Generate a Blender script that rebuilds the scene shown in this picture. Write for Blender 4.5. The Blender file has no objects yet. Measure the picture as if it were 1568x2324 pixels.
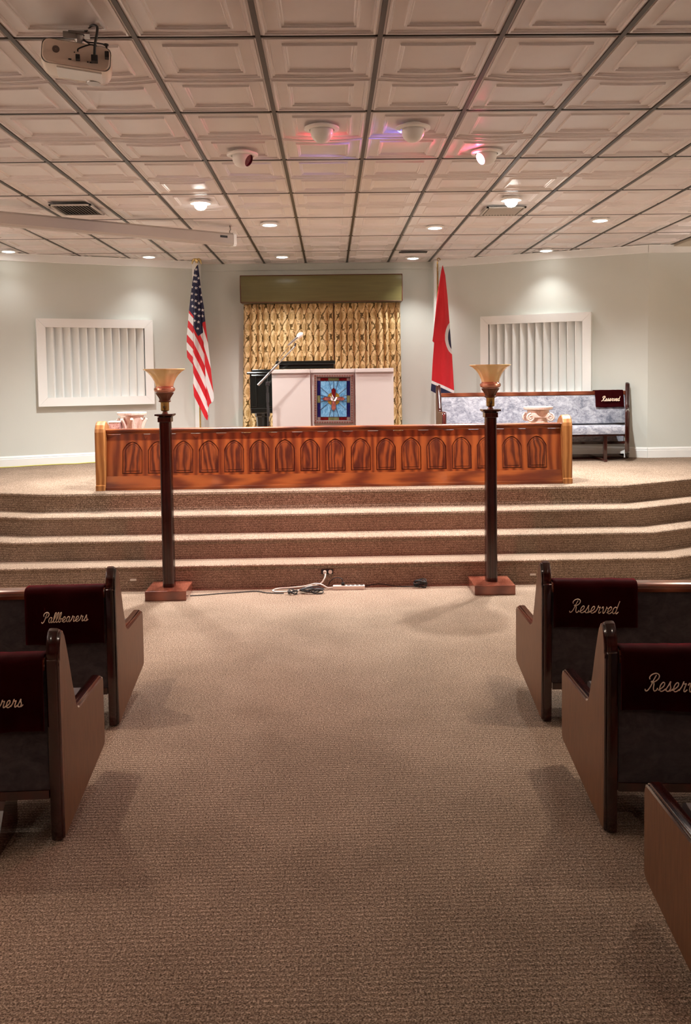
import bpy, bmesh, math, random
from mathutils import Vector, Matrix
random.seed(7)
PI = math.pi
SC = bpy.context.scene
COL = SC.collection

# ------------------------------------------------------------------ camera
HC = 1.93                      # camera height
CZ = HC + 1.702                # ceiling height
HS = 0.795                     # stage height
F_PX, PPY, PITCH, YAW, ROLL = 1960.5, 963.0, 0.0545, 0.0173, 0.0134
cam_d = bpy.data.cameras.new('camera')
cam = bpy.data.objects.new('camera', cam_d); COL.objects.link(cam)
_f = Vector((math.sin(YAW)*math.cos(PITCH), math.cos(YAW)*math.cos(PITCH), -math.sin(PITCH)))
_r = Vector((math.cos(YAW), -math.sin(YAW), 0)); _d = _f.cross(_r)
_r2 = _r*math.cos(ROLL) + _d*math.sin(ROLL); _d2 = -_r*math.sin(ROLL) + _d*math.cos(ROLL)
_m = Matrix((_r2, -_d2, -_f)).transposed().to_4x4(); _m.translation = Vector((0, 0, HC))
cam.matrix_world = _m
cam_d.sensor_fit = 'HORIZONTAL'; cam_d.sensor_width = 36.0
cam_d.lens = 36.0*F_PX/1568.0
cam_d.shift_y = -(1162.0-PPY)/1568.0
cam_d.clip_start = 0.05; cam_d.clip_end = 100
SC.camera = cam

# ------------------------------------------------------------------ world, exposure
w = bpy.data.worlds.new('world'); SC.world = w; w.use_nodes = True
w.node_tree.nodes['Background'].inputs[0].default_value = (0.9, 0.85, 0.8, 1)
w.node_tree.nodes['Background'].inputs[1].default_value = 0.02
vs = SC.view_settings
vs.view_transform = 'Standard'; vs.look = 'None'; vs.gamma = 1.0; vs.use_curve_mapping = False
vs.exposure = 0.75
try:
    SC.cycles.use_denoising = True
    SC.cycles.max_bounces = 8; SC.cycles.diffuse_bounces = 5; SC.cycles.glossy_bounces = 3
    SC.cycles.transmission_bounces = 4
    SC.cycles.sample_clamp_indirect = 6.0
    SC.cycles.caustics_reflective = False; SC.cycles.caustics_refractive = False
except Exception:
    pass

# light levels (W) for the fixtures built further down
P_STAGE = 300.0      # stage downlights
P_FRONT = 330.0      # two bright drop bulbs before the stage
P_NAVE_FILL = 150.0       # added unseen downlights over the nave, behind and beside the frame
P_RED = 40.0; P_BLUE = 10.0
P_COVE_FILL = 285.0      # added upward fill lights, unseen, along both nave side walls
WARM = (1.0, 0.82, 0.66); WHITE = (1.0, 0.975, 0.94)

# ------------------------------------------------------------------ materials
def mat(name, col=(0.5, 0.5, 0.5), rough=0.6, metal=0.0, coat=0.0, spec=0.5, emit=None, es=0.0):
    m = bpy.data.materials.new(name); m.use_nodes = True
    b = m.node_tree.nodes['Principled BSDF']
    b.inputs['Base Color'].default_value = (*col, 1); b.inputs['Roughness'].default_value = rough
    b.inputs['Metallic'].default_value = metal; b.inputs['Coat Weight'].default_value = coat
    b.inputs['Coat Roughness'].default_value = 0.08
    b.inputs['Specular IOR Level'].default_value = spec
    if emit:
        b.inputs['Emission Color'].default_value = (*emit, 1); b.inputs['Emission Strength'].default_value = es
    return m
class NT:
    def __init__(s, m): s.m = m; s.t = m.node_tree; s.b = s.t.nodes['Principled BSDF']
    def n(s, typ, **kw):
        x = s.t.nodes.new(typ)
        for k, v in kw.items(): setattr(x, k, v)
        return x
    def l(s, a, b): s.t.links.new(a, b)
    def coord(s, scale=(1, 1, 1), kind='Object', rot=(0, 0, 0)):
        c = s.n('ShaderNodeTexCoord'); mp = s.n('ShaderNodeMapping')
        mp.inputs['Scale'].default_value = scale; mp.inputs['Rotation'].default_value = rot
        s.l(c.outputs[kind], mp.inputs['Vector']); return mp.outputs[0]
    def noise(s, v, scale, detail=3, rough=0.5, dist=0.0):
        x = s.n('ShaderNodeTexNoise'); x.inputs['Scale'].default_value = scale
        x.inputs['Detail'].default_value = detail; x.inputs['Roughness'].default_value = rough
        x.inputs['Distortion'].default_value = dist
        s.l(v, x.inputs['Vector']); return x.outputs['Fac']
    def wave(s, v, scale, direction='Y', dist=1.0, detail=2, dscale=2.0, prof='SIN'):
        x = s.n('ShaderNodeTexWave', bands_direction=direction, wave_profile=prof)
        x.inputs['Scale'].default_value = scale; x.inputs['Distortion'].default_value = dist
        x.inputs['Detail'].default_value = detail; x.inputs['Detail Scale'].default_value = dscale
        s.l(v, x.inputs['Vector']); return x.outputs['Fac']
    def ramp(s, f, stops):
        x = s.n('ShaderNodeValToRGB'); e = x.color_ramp.elements
        while len(e) < len(stops): e.new(0.5)
        for q, (p, c) in zip(e, stops): q.position = p; q.color = (*c, 1)
        s.l(f, x.inputs['Fac']); return x.outputs['Color']
    def math(s, op, a, b=None, c=None):
        x = s.n('ShaderNodeMath', operation=op)
        for i, q in enumerate((a, b, c)):
            if q is None: continue
            if isinstance(q, (int, float)): x.inputs[i].default_value = q
            else: s.l(q, x.inputs[i])
        return x.outputs[0]
    def mix(s, f, a, b, blend='MIX'):
        x = s.n('ShaderNodeMix', data_type='RGBA', blend_type=blend)
        for i, q in ((0, f), (6, a), (7, b)):
            if isinstance(q, (int, float)): x.inputs[i].default_value = q
            elif isinstance(q, tuple): x.inputs[i].default_value = (*q, 1)
            else: s.l(q, x.inputs[i])
        return x.outputs[2]
    def bump(s, h, strength=0.3, dist=0.002):
        x = s.n('ShaderNodeBump'); x.inputs['Strength'].default_value = strength
        x.inputs['Distance'].default_value = dist
        s.l(h, x.inputs['Height']); s.l(x.outputs[0], s.b.inputs['Normal'])
    def base(s, c): s.l(c, s.b.inputs['Base Color'])

def carpet_mat(name, axis, rot=(0, 0, 0)):
    m = mat(name, rough=1.0, spec=0.05); t = NT(m)
    v = t.coord(rot=rot)
    rows = t.wave(v, 13.5, axis, 1.6, 2, 14.0)        # loop rows, roughly 11 mm apart
    fl = t.noise(v, 150.0, 2, 0.7)
    fl2 = t.noise(v, 75.0, 3, 0.6)
    big = t.noise(v, 1.3, 4, 0.6)
    base = t.ramp(fl, [(0.32, (0.075, 0.050, 0.034)), (0.50, (0.30, 0.222, 0.165)), (0.68, (0.58, 0.46, 0.36))])
    base = t.mix(t.math('MULTIPLY', rows, 0.42), base, (0.16, 0.11, 0.075), 'MIX')
    base = t.mix(0.55, base, t.ramp(fl2, [(0.3, (0.42, 0.38, 0.36)), (0.7, (1.45, 1.45, 1.45))]), 'MULTIPLY')
    base = t.mix(0.55, base, t.ramp(big, [(0.32, (0.68, 0.66, 0.64)), (0.62, (1.15, 1.15, 1.15))]), 'MULTIPLY')
    t.base(base)
    t.bump(t.math('ADD', t.math('MULTIPLY', fl, 0.6), t.math('MULTIPLY', rows, -0.5)), 0.75, 0.006)
    return m
M = {}
M['carpet'] = carpet_mat('carpet', 'Y')
M['carpet_riser'] = carpet_mat('carpet_on_risers', 'Z')

def wall_mat(name, col):
    m = mat(name, col, 0.42, spec=0.4); t = NT(m); v = t.coord()
    n = t.noise(v, 0.8, 3); t.base(t.ramp(n, [(0.3, tuple(c*0.95 for c in col)), (0.7, tuple(min(1, c*1.03) for c in col))]))
    t.bump(t.noise(v, 60, 3), 0.12, 0.003); return m
M['wall'] = wall_mat('sage_wall_paint', (0.64, 0.675, 0.63))
M['wall_dim'] = wall_mat('nave_wall_paint', (0.52, 0.44, 0.36))
M['trim'] = mat('white_trim_paint', (0.88, 0.90, 0.88), 0.35)
M['soffit'] = wall_mat('beige_soffit', (0.62, 0.56, 0.45))
M['metal_grid'] = mat('ceiling_grid_metal', (0.045, 0.036, 0.026), 0.42, 0.2)
def tile_mat():
    m = mat('ceiling_tile_vinyl', (0.79, 0.75, 0.735), 0.33, spec=0.5); t = NT(m); v = t.coord(kind='Object')
    n = t.noise(v, 3.0, 3)
    t.base(t.ramp(n, [(0.3, (0.765, 0.72, 0.705)), (0.7, (0.82, 0.775, 0.76))]))
    t.bump(t.noise(v, 4.0, 2), 0.05, 0.02); return m
M['tile'] = tile_mat()

def wood(name, dark, light, scale=(1, 1, 1), rough=0.3, coat=0.5, grain=9.0, dist=3.5, blot=0.35):
    m = mat(name, light, rough, coat=coat); t = NT(m)
    oi = t.n('ShaderNodeObjectInfo'); cc = t.n('ShaderNodeTexCoord'); va = t.n('ShaderNodeVectorMath', operation='ADD'); mp = t.n('ShaderNodeMapping')
    mp.inputs['Scale'].default_value = scale; cv = t.n('ShaderNodeCombineXYZ')
    for q in range(3): t.l(t.math('MULTIPLY', oi.outputs['Random'], 11.0+7*q), cv.inputs[q])
    t.l(cc.outputs['Object'], mp.inputs['Vector']); t.l(mp.outputs[0], va.inputs[0]); t.l(cv.outputs[0], va.inputs[1]); v = va.outputs[0]
    wv = t.wave(v, grain, 'X', dist, 3, 1.4)
    n2 = t.noise(v, 26, 4, 0.65)
    f = t.math('ADD', t.math('MULTIPLY', wv, 0.7), t.math('MULTIPLY', n2, 0.4))
    c = t.ramp(f, [(0.18, dark), (0.55, tuple((a+b)/2 for a, b in zip(dark, light))), (0.9, light)])
    big = t.noise(v, 1.7, 2)
    c = t.mix(blot, c, t.ramp(big, [(0.3, (0.6, 0.6, 0.6)), (0.7, (1.2, 1.2, 1.2))]), 'MULTIPLY')
    t.base(c); t.bump(n2, 0.08, 0.001); return m
M['oak'] = wood('honey_oak', (0.12, 0.020, 0.004), (0.30, 0.075, 0.015), (1.0, 1, 0.12), 0.36, 0.35, 3.2, 7.0)
M['oak_h'] = wood('honey_oak_lengthwise', (0.11, 0.020, 0.005), (0.31, 0.085, 0.018), (0.16, 1, 1.0), 0.36, 0.35, 3.5, 9.0)
M['oak_panel'] = wood('oak_arch_panel', (0.065, 0.009, 0.002), (0.24, 0.055, 0.010), (1.0, 1, 0.20), 0.4, 0.3, 4.5, 14.0)
M['groove'] = mat('stained_groove', (0.09, 0.014, 0.004), 0.6)
M['oak_end'] = wood('light_oak_end', (0.26, 0.09, 0.02), (0.46, 0.20, 0.06), (1, 1, 0.2), 0.38, 0.35, 6, 4)
M['cherry'] = wood('dark_cherry', (0.014, 0.0015, 0.001), (0.050, 0.006, 0.004), (1, 1, 0.15), 0.16, 1.0, 3, 3)
M['cherry_rail'] = wood('cherry_rail', (0.12, 0.024, 0.010), (0.26, 0.075, 0.035), (0.15, 1, 1), 0.22, 0.8, 7, 3)
M['mahogany'] = wood('mahogany_post', (0.016, 0.002, 0.001), (0.050, 0.007, 0.004), (1, 1, 0.12), 0.25, 0.6, 7, 3)
M['lamp_base'] = wood('mahogany_base', (0.14, 0.035, 0.020), (0.28, 0.085, 0.05), (0.3, 1, 1), 0.2, 0.7, 5, 3)
for q_ in ('cherry', 'cherry_rail'): M[q_].node_tree.nodes['Principled BSDF'].inputs['Coat IOR'].default_value = 1.5
def laminate():
    m = mat('brown_pew_laminate', (0.2, 0.1, 0.06), 0.45, coat=0.08); t = NT(m); v = t.coord()
    fine = t.noise(t.coord(scale=(1, 1, 0.08)), 90, 3, 0.6)
    big = t.noise(t.coord(scale=(1, 1, 0.3)), 3.0, 2)
    c = t.ramp(fine, [(0.3, (0.115, 0.046, 0.018)), (0.7, (0.175, 0.076, 0.032))])
    c = t.mix(0.4, c, t.ramp(big, [(0.3, (0.75, 0.7, 0.65)), (0.7, (1.15, 1.1, 1.1))]), 'MULTIPLY')
    t.base(c); return m
M['laminate'] = laminate()
def suede(name, a, b, scale=7.0, rough=0.9):
    m = mat(name, a, rough, spec=0.1); t = NT(m); v = t.coord(scale=(1, 1, 1.4))
    n = t.noise(v, scale, 5, 0.65, 1.6); n2 = t.noise(v, scale*5, 3, 0.6, 1.0)
    f = t.math('ADD', t.math('MULTIPLY', n, 0.65), t.math('MULTIPLY', n2, 0.35))
    t.base(t.ramp(f, [(0.36, a), (0.62, b)])); t.bump(f, 0.35, 0.006)
    t.b.inputs['Sheen Weight'].default_value = 0.25
    return m
M['suede'] = suede('mauve_grey_suede', (0.030, 0.023, 0.024), (0.072, 0.056, 0.058), 4.0)
M['suede_lit'] = suede('crushed_blue_grey_velvet_lit', (0.13, 0.14, 0.18), (0.46, 0.47, 0.52), 6.5)  # same fabric as the nave pews, stage light put into the paler tone
def velvet():
    m = mat('burgundy_velvet', (0.020, 0.0004, 0.001), 0.7, spec=0.03)
    b = m.node_tree.nodes['Principled BSDF']
    b.inputs['Sheen Weight'].default_value = 0.5; b.inputs['Sheen Tint'].default_value = (0.75, 0.0, 0.04, 1); b.inputs['Sheen Roughness'].default_value = 0.28
    t = NT(m); v = t.coord(); t.bump(t.noise(v, 14, 3), 0.15, 0.004); return m
M['velvet'] = velvet()
M['thread'] = mat('pale_embroidery', (0.95, 0.74, 0.58), 0.5)
M['amber'] = mat('amber_glass', (0.80, 0.57, 0.27), 0.22, coat=0.4)
M['amber'].node_tree.nodes['Principled BSDF'].inputs['Transmission Weight'].default_value = 0.0
M['amber'].node_tree.nodes['Principled BSDF'].inputs['Subsurface Weight'].default_value = 0.25
M['amber'].node_tree.nodes['Principled BSDF'].inputs['Subsurface Radius'].default_value = (0.03, 0.02, 0.01)
M['copper'] = mat('rosy_glass_collar', (0.50, 0.20, 0.12), 0.12, 0.35, coat=0.6)
M['bronze'] = mat('carved_bronze', (0.10, 0.035, 0.015), 0.3, 0.5)
M['brass'] = mat('antique_brass', (0.42, 0.27, 0.09), 0.25, 0.9)
M['gold'] = mat('bright_gold', (0.80, 0.62, 0.28), 0.25, 0.85)
M['black'] = mat('black_gloss', (0.006, 0.007, 0.006), 0.08, coat=0.8)
M['blackm'] = mat('black_plastic', (0.01, 0.01, 0.011), 0.45)
M['rubber'] = mat('black_rubber', (0.012, 0.011, 0.011), 0.55)
M['chrome'] = mat('chrome', (0.75, 0.75, 0.75), 0.15, 1.0)
M['steel'] = mat('grey_steel', (0.35, 0.33, 0.31), 0.3, 0.8)
M['white'] = mat('white_plastic', (0.78, 0.74, 0.68), 0.35)
M['whitegloss'] = mat('white_enamel', (0.85, 0.85, 0.82), 0.3)
M['projector'] = mat('projector_plastic', (0.85, 0.78, 0.68), 0.25)
M['projface'] = mat('projector_rear_face', (0.80, 0.66, 0.56), 0.45)
M['screen_case'] = mat('screen_case_enamel', (0.46, 0.415, 0.37), 0.4)
M['pulpit'] = mat('pulpit_white_paint', (0.33, 0.295, 0.275), 0.5)
M['dark_void'] = mat('dark_void', (0.012, 0.011, 0.010), 0.8)
M['louvre'] = mat('vent_blade', (0.5, 0.48, 0.44), 0.5)
M['yellow'] = mat('yellow_cord_sheath', (0.62, 0.60, 0.12), 0.5)
def marble(name, a, b):
    m = mat(name, a, 0.25, coat=0.3); t = NT(m); v = t.coord()
    n = t.noise(v, 16, 5, 0.65, 2.5); t.base(t.ramp(n, [(0.35, a), (0.5, b), (0.65, a)])); return m
M['plaster'] = marble('pale_cast_stone', (0.62, 0.47, 0.40), (0.74, 0.60, 0.53))
M['marble'] = marble('rose_marble', (0.30, 0.10, 0.10), (0.72, 0.50, 0.48))
def valance_mat():
    m = mat('olive_satin', (0.10, 0.085, 0.025), 0.36, spec=0.6); t = NT(m)
    n = t.noise(t.coord(scale=(0.15, 1, 3)), 12, 4)
    t.base(t.ramp(n, [(0.3, (0.115, 0.10, 0.032)), (0.7, (0.145, 0.125, 0.042))])); 
    t.b.inputs['Sheen Weight'].default_value = 0.1
    t.bump(n, 0.03, 0.002); return m
M['valance'] = valance_mat()
def damask():
    m = mat('gold_damask', (0.5, 0.35, 0.12), 0.5, spec=0.4); t = NT(m)
    uv = t.n('ShaderNodeUVMap'); sp = t.n('ShaderNodeSeparateXYZ'); 
    n = t.n('ShaderNodeTexNoise'); n.inputs['Scale'].default_value = 26; n.inputs['Detail'].default_value = 3
    t.l(uv.outputs[0], n.inputs['Vector'])
    t.l(uv.outputs[0], sp.inputs[0])
    jit = t.math('MULTIPLY', t.math('SUBTRACT', n.outputs['Fac'], 0.5), 0.085)
    u = t.math('ADD', sp.outputs[0], jit); v = t.math('ADD', sp.outputs[1], jit)
    a = t.math('COSINE', t.math('MULTIPLY', u, 2*PI/0.20)); b = t.math('COSINE', t.math('MULTIPLY', v, 2*PI/0.315))
    p = t.math('ABSOLUTE', t.math('ADD', a, b))         # 0 on the ogee lattice, 2 in the medallion hearts
    lat = t.ramp(p, [(0.0, (0.10, 0.058, 0.014)), (0.16, (0.15, 0.09, 0.022)), (0.21, (0.72, 0.51, 0.25)), (0.5, (0.82, 0.62, 0.34))])
    ring = t.ramp(t.math('MULTIPLY', p, 0.5), [(0.60, (1, 1, 1)), (0.66, (0.42, 0.35, 0.22)), (0.70, (0.95, 0.9, 0.8)), (0.80, (0.5, 0.42, 0.28)), (0.92, (0.62, 0.52, 0.36))])
    c = t.mix(0.85, lat, ring, 'MULTIPLY')
    sm = t.n('ShaderNodeTexVoronoi'); sm.inputs['Scale'].default_value = 38
    t.l(uv.outputs[0], sm.inputs['Vector'])
    c = t.mix(0.45, c, t.ramp(sm.outputs['Distance'], [(0.25, (0.65, 0.58, 0.42)), (0.4, (1.1, 1.1, 1.1))]), 'MULTIPLY')
    t.base(c); return m
M['damask'] = damask()
def painted():
    m = mat('dyed_flag_nylon', (1, 1, 1), 0.55, spec=0.3); t = NT(m)
    a = t.n('ShaderNodeAttribute', attribute_name='Col'); t.base(a.outputs['Color'])
    t.b.inputs['Sheen Weight'].default_value = 0.2
    return m
M['flag'] = painted()
def glassy(name, a, b, sc=30):
    m = mat(name, a, 0.15, coat=0.5); t = NT(m); n = t.noise(t.coord(scale=(1, 1, 0.6)), sc, 4, 0.6, 1.2)
    t.base(t.ramp(n, [(0.35, a), (0.65, b)])); return m
M['g_sky'] = glassy('sky_blue_glass', (0.03, 0.11, 0.21), (0.13, 0.27, 0.40))
M['g_navy'] = glassy('navy_glass', (0.004, 0.004, 0.030), (0.007, 0.007, 0.05))
M['g_red'] = glassy('ruby_glass', (0.05, 0.002, 0.003), (0.09, 0.005, 0.006))
M['g_green'] = glassy('moss_glass', (0.06, 0.065, 0.025), (0.11, 0.11, 0.05))
M['g_amber'] = glassy('amber_disc_glass', (0.10, 0.05, 0.01), (0.18, 0.10, 0.015))
M['g_rose'] = glassy('rose_brown_glass', (0.10, 0.020, 0.015), (0.24, 0.08, 0.06))
M['lead'] = mat('lead_came', (0.012, 0.02, 0.05), 0.5)
M['frame_carved'] = mat('carved_grey_frame', (0.11, 0.075, 0.065), 0.45)
M['dove'] = mat('milk_glass', (0.8, 0.72, 0.68), 0.3)
M['lamp_on'] = mat('lit_lens', (1, 1, 1), 0.5, emit=(1.0, 0.97, 0.9), es=10.0)
M['red_on'] = mat('lit_red_lens', (1, 0.7, 0.75), 0.5, emit=(1.0, 0.28, 0.42), es=9.0)
M['red_dim'] = mat('red_lens', (0.9, 0.5, 0.5), 0.3, emit=(1.0, 0.55, 0.5), es=1.3)
M['lens_off'] = mat('dark_red_lens', (0.10, 0.02, 0.025), 0.15)

# ------------------------------------------------------------------ mesh helpers
class MB:
    def __init__(s): s.v = []; s.f = []; s.mi = []; s.cur = 0
    def add(s, vs, fs):
        o = len(s.v); s.v += [tuple(p) for p in vs]
        for f in fs: s.f.append(tuple(i+o for i in f)); s.mi.append(s.cur)
        return s
    def box(s, x0, y0, z0, x1, y1, z1, bev=0.0):
        x0, x1 = min(x0, x1), max(x0, x1); y0, y1 = min(y0, y1), max(y0, y1); z0, z1 = min(z0, z1), max(z0, z1)
        if bev <= 0:
            return s.add([(x, y, z) for z in (z0, z1) for y in (y0, y1) for x in (x0, x1)],
                         [(0, 2, 3, 1), (4, 5, 7, 6), (0, 1, 5, 4), (1, 3, 7, 5), (3, 2, 6, 7), (2, 0, 4, 6)])
        bm = bmesh.new(); bmesh.ops.create_cube(bm, size=1.0)
        bmesh.ops.scale(bm, vec=(x1-x0, y1-y0, z1-z0), verts=bm.verts)
        bmesh.ops.translate(bm, vec=((x0+x1)/2, (y0+y1)/2, (z0+z1)/2), verts=bm.verts)
        bmesh.ops.bevel(bm, geom=bm.edges[:], offset=bev, segments=2, affect='EDGES', profile=0.6)
        bm.verts.index_update()
        s.add([v.co[:] for v in bm.verts], [[v.index for v in f.verts] for f in bm.faces]); bm.free(); return s
    def rings(s, rs, close=True, cap0=True, cap1=True):
        n = len(rs[0]); fs = []
        for k in range(len(rs)-1):
            for i in range(n if close else n-1):
                j = (i+1) % n; fs.append((k*n+i, k*n+j, (k+1)*n+j, (k+1)*n+i))
        if cap0: fs.append(tuple(range(n-1, -1, -1)))
        if cap1: fs.append(tuple((len(rs)-1)*n+i for i in range(n)))
        return s.add([p for r in rs for p in r], fs)
    def lathe(s, prof, n=24, cx=0, cy=0, lobes=0, amp=None, square=False, cap=True):
        rs = []
        for k, (r, z) in enumerate(prof):
            ring = []
            for i in range(n):
                a = 2*PI*i/n; rr = r
                if lobes: rr = r*(1 + (amp[k] if amp else 0.03)*math.cos(lobes*a))
                ring.append((cx+rr*math.cos(a), cy+rr*math.sin(a), z))
            rs.append(ring)
        return s.rings(rs, True, cap, cap)
    def tube(s, pts, r, n=8, cap=True):
        pts = [Vector(p) for p in pts]; rs = []; up = None
        for i, p in enumerate(pts):
            d = (pts[min(i+1, len(pts)-1)] - pts[max(i-1, 0)])
            if d.length < 1e-9: d = Vector((0, 0, 1))
            d.normalize()
            if up is None: up = Vector((0, 0, 1)) if abs(d.z) < 0.9 else Vector((0, 1, 0))
            a = d.cross(up); 
            if a.length < 1e-6: a = d.cross(Vector((1, 0, 0)))
            a.normalize(); b = a.cross(d).normalized(); up = b
            rr = r[i] if isinstance(r, (list, tuple)) else r
            rs.append([p + a*(rr*math.cos(2*PI*k/n)) + b*(rr*math.sin(2*PI*k/n)) for k in range(n)])
        return s.rings(rs, True, cap, cap)
    def extrude(s, poly, axis, a, b):
        def P(u, v, w): return {'x': (w, u, v), 'y': (u, w, v), 'z': (u, v, w)}[axis]
        return s.rings([[P(u, v, a) for u, v in poly], [P(u, v, b) for u, v in poly]])
    def build(s, name, m, parent=None, smooth=False, loc=None, rot=None, autos=None):
        me = bpy.data.meshes.new(name); me.from_pydata(s.v, [], s.f)
        ms = m if isinstance(m, (list, tuple)) else [m]
        for q in ms: me.materials.append(M[q])
        if len(ms) > 1:
            for p, i in zip(me.polygons, s.mi): p.material_index = i
        bm = bmesh.new(); bm.from_mesh(me); bmesh.ops.recalc_face_normals(bm, faces=bm.faces[:]); bm.to_mesh(me); bm.free()
        if smooth:
            for p in me.polygons: p.use_smooth = True
            ang = autos if autos else 35
            me.set_sharp_from_angle(angle=math.radians(ang))
        return link(name, me, parent, loc, rot)
def link(name, me, parent=None, loc=None, rot=None):
    o = bpy.data.objects.new(name, me); COL.objects.link(o)
    if parent: o.parent = parent
    if loc: o.location = loc
    if rot: o.rotation_euler = rot
    return o
def thing(name, label, cat, loc=(0, 0, 0), rz=0.0, group=None):
    o = bpy.data.objects.new(name, None); COL.objects.link(o); o.empty_display_size = 0.1
    o.location = loc; o.rotation_euler = (0, 0, rz); o['label'] = label; o['category'] = cat
    if group: o['group'] = group
    return o
def tag(o, label, cat, group=None):
    o['label'] = label; o['category'] = cat
    if group: o['group'] = group
    return o
def struct(o, label=None, cat=None):
    o['kind'] = 'structure'
    if label: o['label'] = label
    if cat: o['category'] = cat
    return o
def copy_tree(o, parent=None, label=None):
    c = o.copy(); COL.objects.link(c); c.parent = parent
    for ch in list(o.children): copy_tree(ch, c)
    if label: c['label'] = label
    return c
def crom(pts, n=6, closed=False):
    P = [Vector(p) for p in pts]; out = []; L = len(P)
    for i in range(L if closed else L-1):
        p0 = P[(i-1) % L] if closed or i > 0 else P[0]*2-P[1]
        p1 = P[i]; p2 = P[(i+1) % L]
        p3 = P[(i+2) % L] if closed or i+2 < L else P[-1]*2-P[-2]
        for k in range(n):
            t = k/n
            out.append(0.5*((2*p1)+(p2-p0)*t+(2*p0-5*p1+4*p2-p3)*t*t+(3*p1-p0-3*p2+p3)*t**3))
    if not closed: out.append(P[-1])
    return out
def interp(tab, y):
    if y <= tab[0][0]: return tab[0][1]
    for (a, b), (c, d) in zip(tab, tab[1:]):
        if y <= c: return b+(d-b)*(y-a)/(c-a)
    return tab[-1][1]
def offset_poly(poly, d):
    """inset a CCW polygon by d with mitred corners"""
    n = len(poly); out = []
    for i in range(n):
        p0 = Vector(poly[i-1]); p1 = Vector(poly[i]); p2 = Vector(poly[(i+1) % n])
        e1 = (p1-p0).normalized(); e2 = (p2-p1).normalized()
        n1 = Vector((-e1.y, e1.x)); n2 = Vector((-e2.y, e2.x))
        b = (n1+n2); b.normalize(); k = d/max(0.45, b.dot(n1))
        out.append((p1.x+b.x*k, p1.y+b.y*k))
    return out

# ------------------------------------------------------------------ floor, stage, steps
XL, XR, YB = -5.6, 5.8, -4.6
b = MB(); b.box(XL-0.1, YB-0.1, -0.12, XR+0.1, 13.2, 0.0); struct(b.build('floor', 'carpet'), 'tan loop pile carpet of the aisle', 'floor')
LEV = [(7.87, 0.0, 0.227, -3.10, 3.16), (8.15, 0.227, 0.416, -3.02, 3.10), (8.43, 0.416, 0.605, -2.945, 3.03), (8.72, 0.605, HS, -2.90, 2.97)]
SLL, SLR = 0.32, 0.51
stage = bpy.data.objects.new('stage', None); COL.objects.link(stage); struct(stage, 'carpeted stage with four broad steps', 'stage')
def front_path(Y, xl, xr, d=0.0):
    """front line of a level, moved towards the nave by d"""
    aL = math.atan(SLL); aR = math.atan(SLR)
    yl = Y-d; cxl = xl - d*math.tan(aL/2); cxr = xr + d*math.tan(aR/2)
    return [(XL, yl+(cxl-XL)*SLL), (cxl, yl), (cxr, yl), (XR, yl+(XR-cxr)*SLR)]
for k, (Y, z0, z1, xl, xr) in enumerate(LEV):
    sec = [(-0.004, z0-0.01), (-0.004, z1-0.052), (0.004, z1-0.040), (0.012, z1-0.026), (0.010, z1-0.010), (0.0, z1-0.002), (-0.012, z1)]
    if k < 3: sec.append((-0.36, z1))
    b = MB(); rs = [[(x, y, z) for x, y in front_path(Y, xl, xr, d)] for d, z in sec]
    b.rings(rs, close=False, cap0=False, cap1=False)
    o = b.build('step', ['carpet_riser', 'carpet'], stage)
    for p in o.data.polygons: p.material_index = 1 if abs(p.normal.z) > 0.6 else 0
    if k == 3:
        fp = front_path(Y, xl, xr, -0.012)
        b = MB(); b.add([(x, y, z1) for x, y in fp] + [(XR, 13.1, z1), (XL, 13.1, z1)], [(0, 1, 2, 3, 4, 5)]); b.build('stage_floor', 'carpet', stage)
# small step-light plates on the lowest riser
for q, (x, lab) in enumerate(((-1.83, 'small pale plate on lowest riser left of the aisle'), (1.85, 'small pale plate on lowest riser beside right torchiere'))):
    b = MB(); b.box(-0.028, 0, -0.009, 0.028, 0.012, 0.009, 0.003)
    tag(b.build('riser_plate', 'white', None, loc=(x, 7.862, 0.10 if q == 0 else 0.085)), lab, 'plate', 'plates on the lowest riser')

# ------------------------------------------------------------------ walls
def wall_seg(name, A, B, z0, z1, th=0.12, m='wall', parent=None):
    A = Vector((*A, 0)); B = Vector((*B, 0)); d = (B-A).normalized(); n = Vector((d.y, -d.x, 0))
    if n.y > 0: n = -n                 # faces the nave (-Y); thickness goes back
    b = MB(); q = [A, B, B-n*th, A-n*th]
    b.rings([[(p.x, p.y, z) for p in q] for z in (z0, z1)])
    o = b.build(name, m, parent)
    return o
LA, LB = (-1.967, 12.62), (-5.6, 10.995)
RA, RB = (1.57, 12.785), (4.25, 11.50)
struct(wall_seg('wall_left', LB, LA, HS-0.02, CZ+0.06), 'pale sage angled wall left of the stage', 'wall')
struct(wall_seg('wall_right', RA, RB, HS-0.02, CZ+0.06), 'pale sage angled wall right of the stage', 'wall')
struct(wall_seg('wall_right_return', RB, (XR, 11.52), HS-0.02, CZ+0.06), 'pale sage wall at far right of the stage', 'wall')
struct(wall_seg('wall_back', (-2.4, 12.95), (2.2, 12.95), HS-0.02, CZ+0.06), 'pale sage wall behind the curtain', 'wall')
b = MB(); b.box(XL-0.12, YB, 0, XL, 13.0, CZ+0.1); struct(b.build('wall_far_left', 'wall_dim'))
b = MB(); b.box(XR, YB, 0, XR+0.12, 13.0, CZ+0.1); struct(b.build('wall_far_right', 'wall_dim'))
b = MB(); b.box(XL, YB-0.12, 0, XR, YB, CZ+0.1); struct(b.build('wall_rear', 'lamp_base'))
def along(A, B, s, off=0.0):
    """point at distance s along A->B, off metres in front of the wall"""
    A = Vector(A); B = Vector(B); d = (B-A).normalized(); n = Vector((d.y, -d.x))
    if n.y > 0: n = -n
    return A+d*s+n*off
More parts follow.
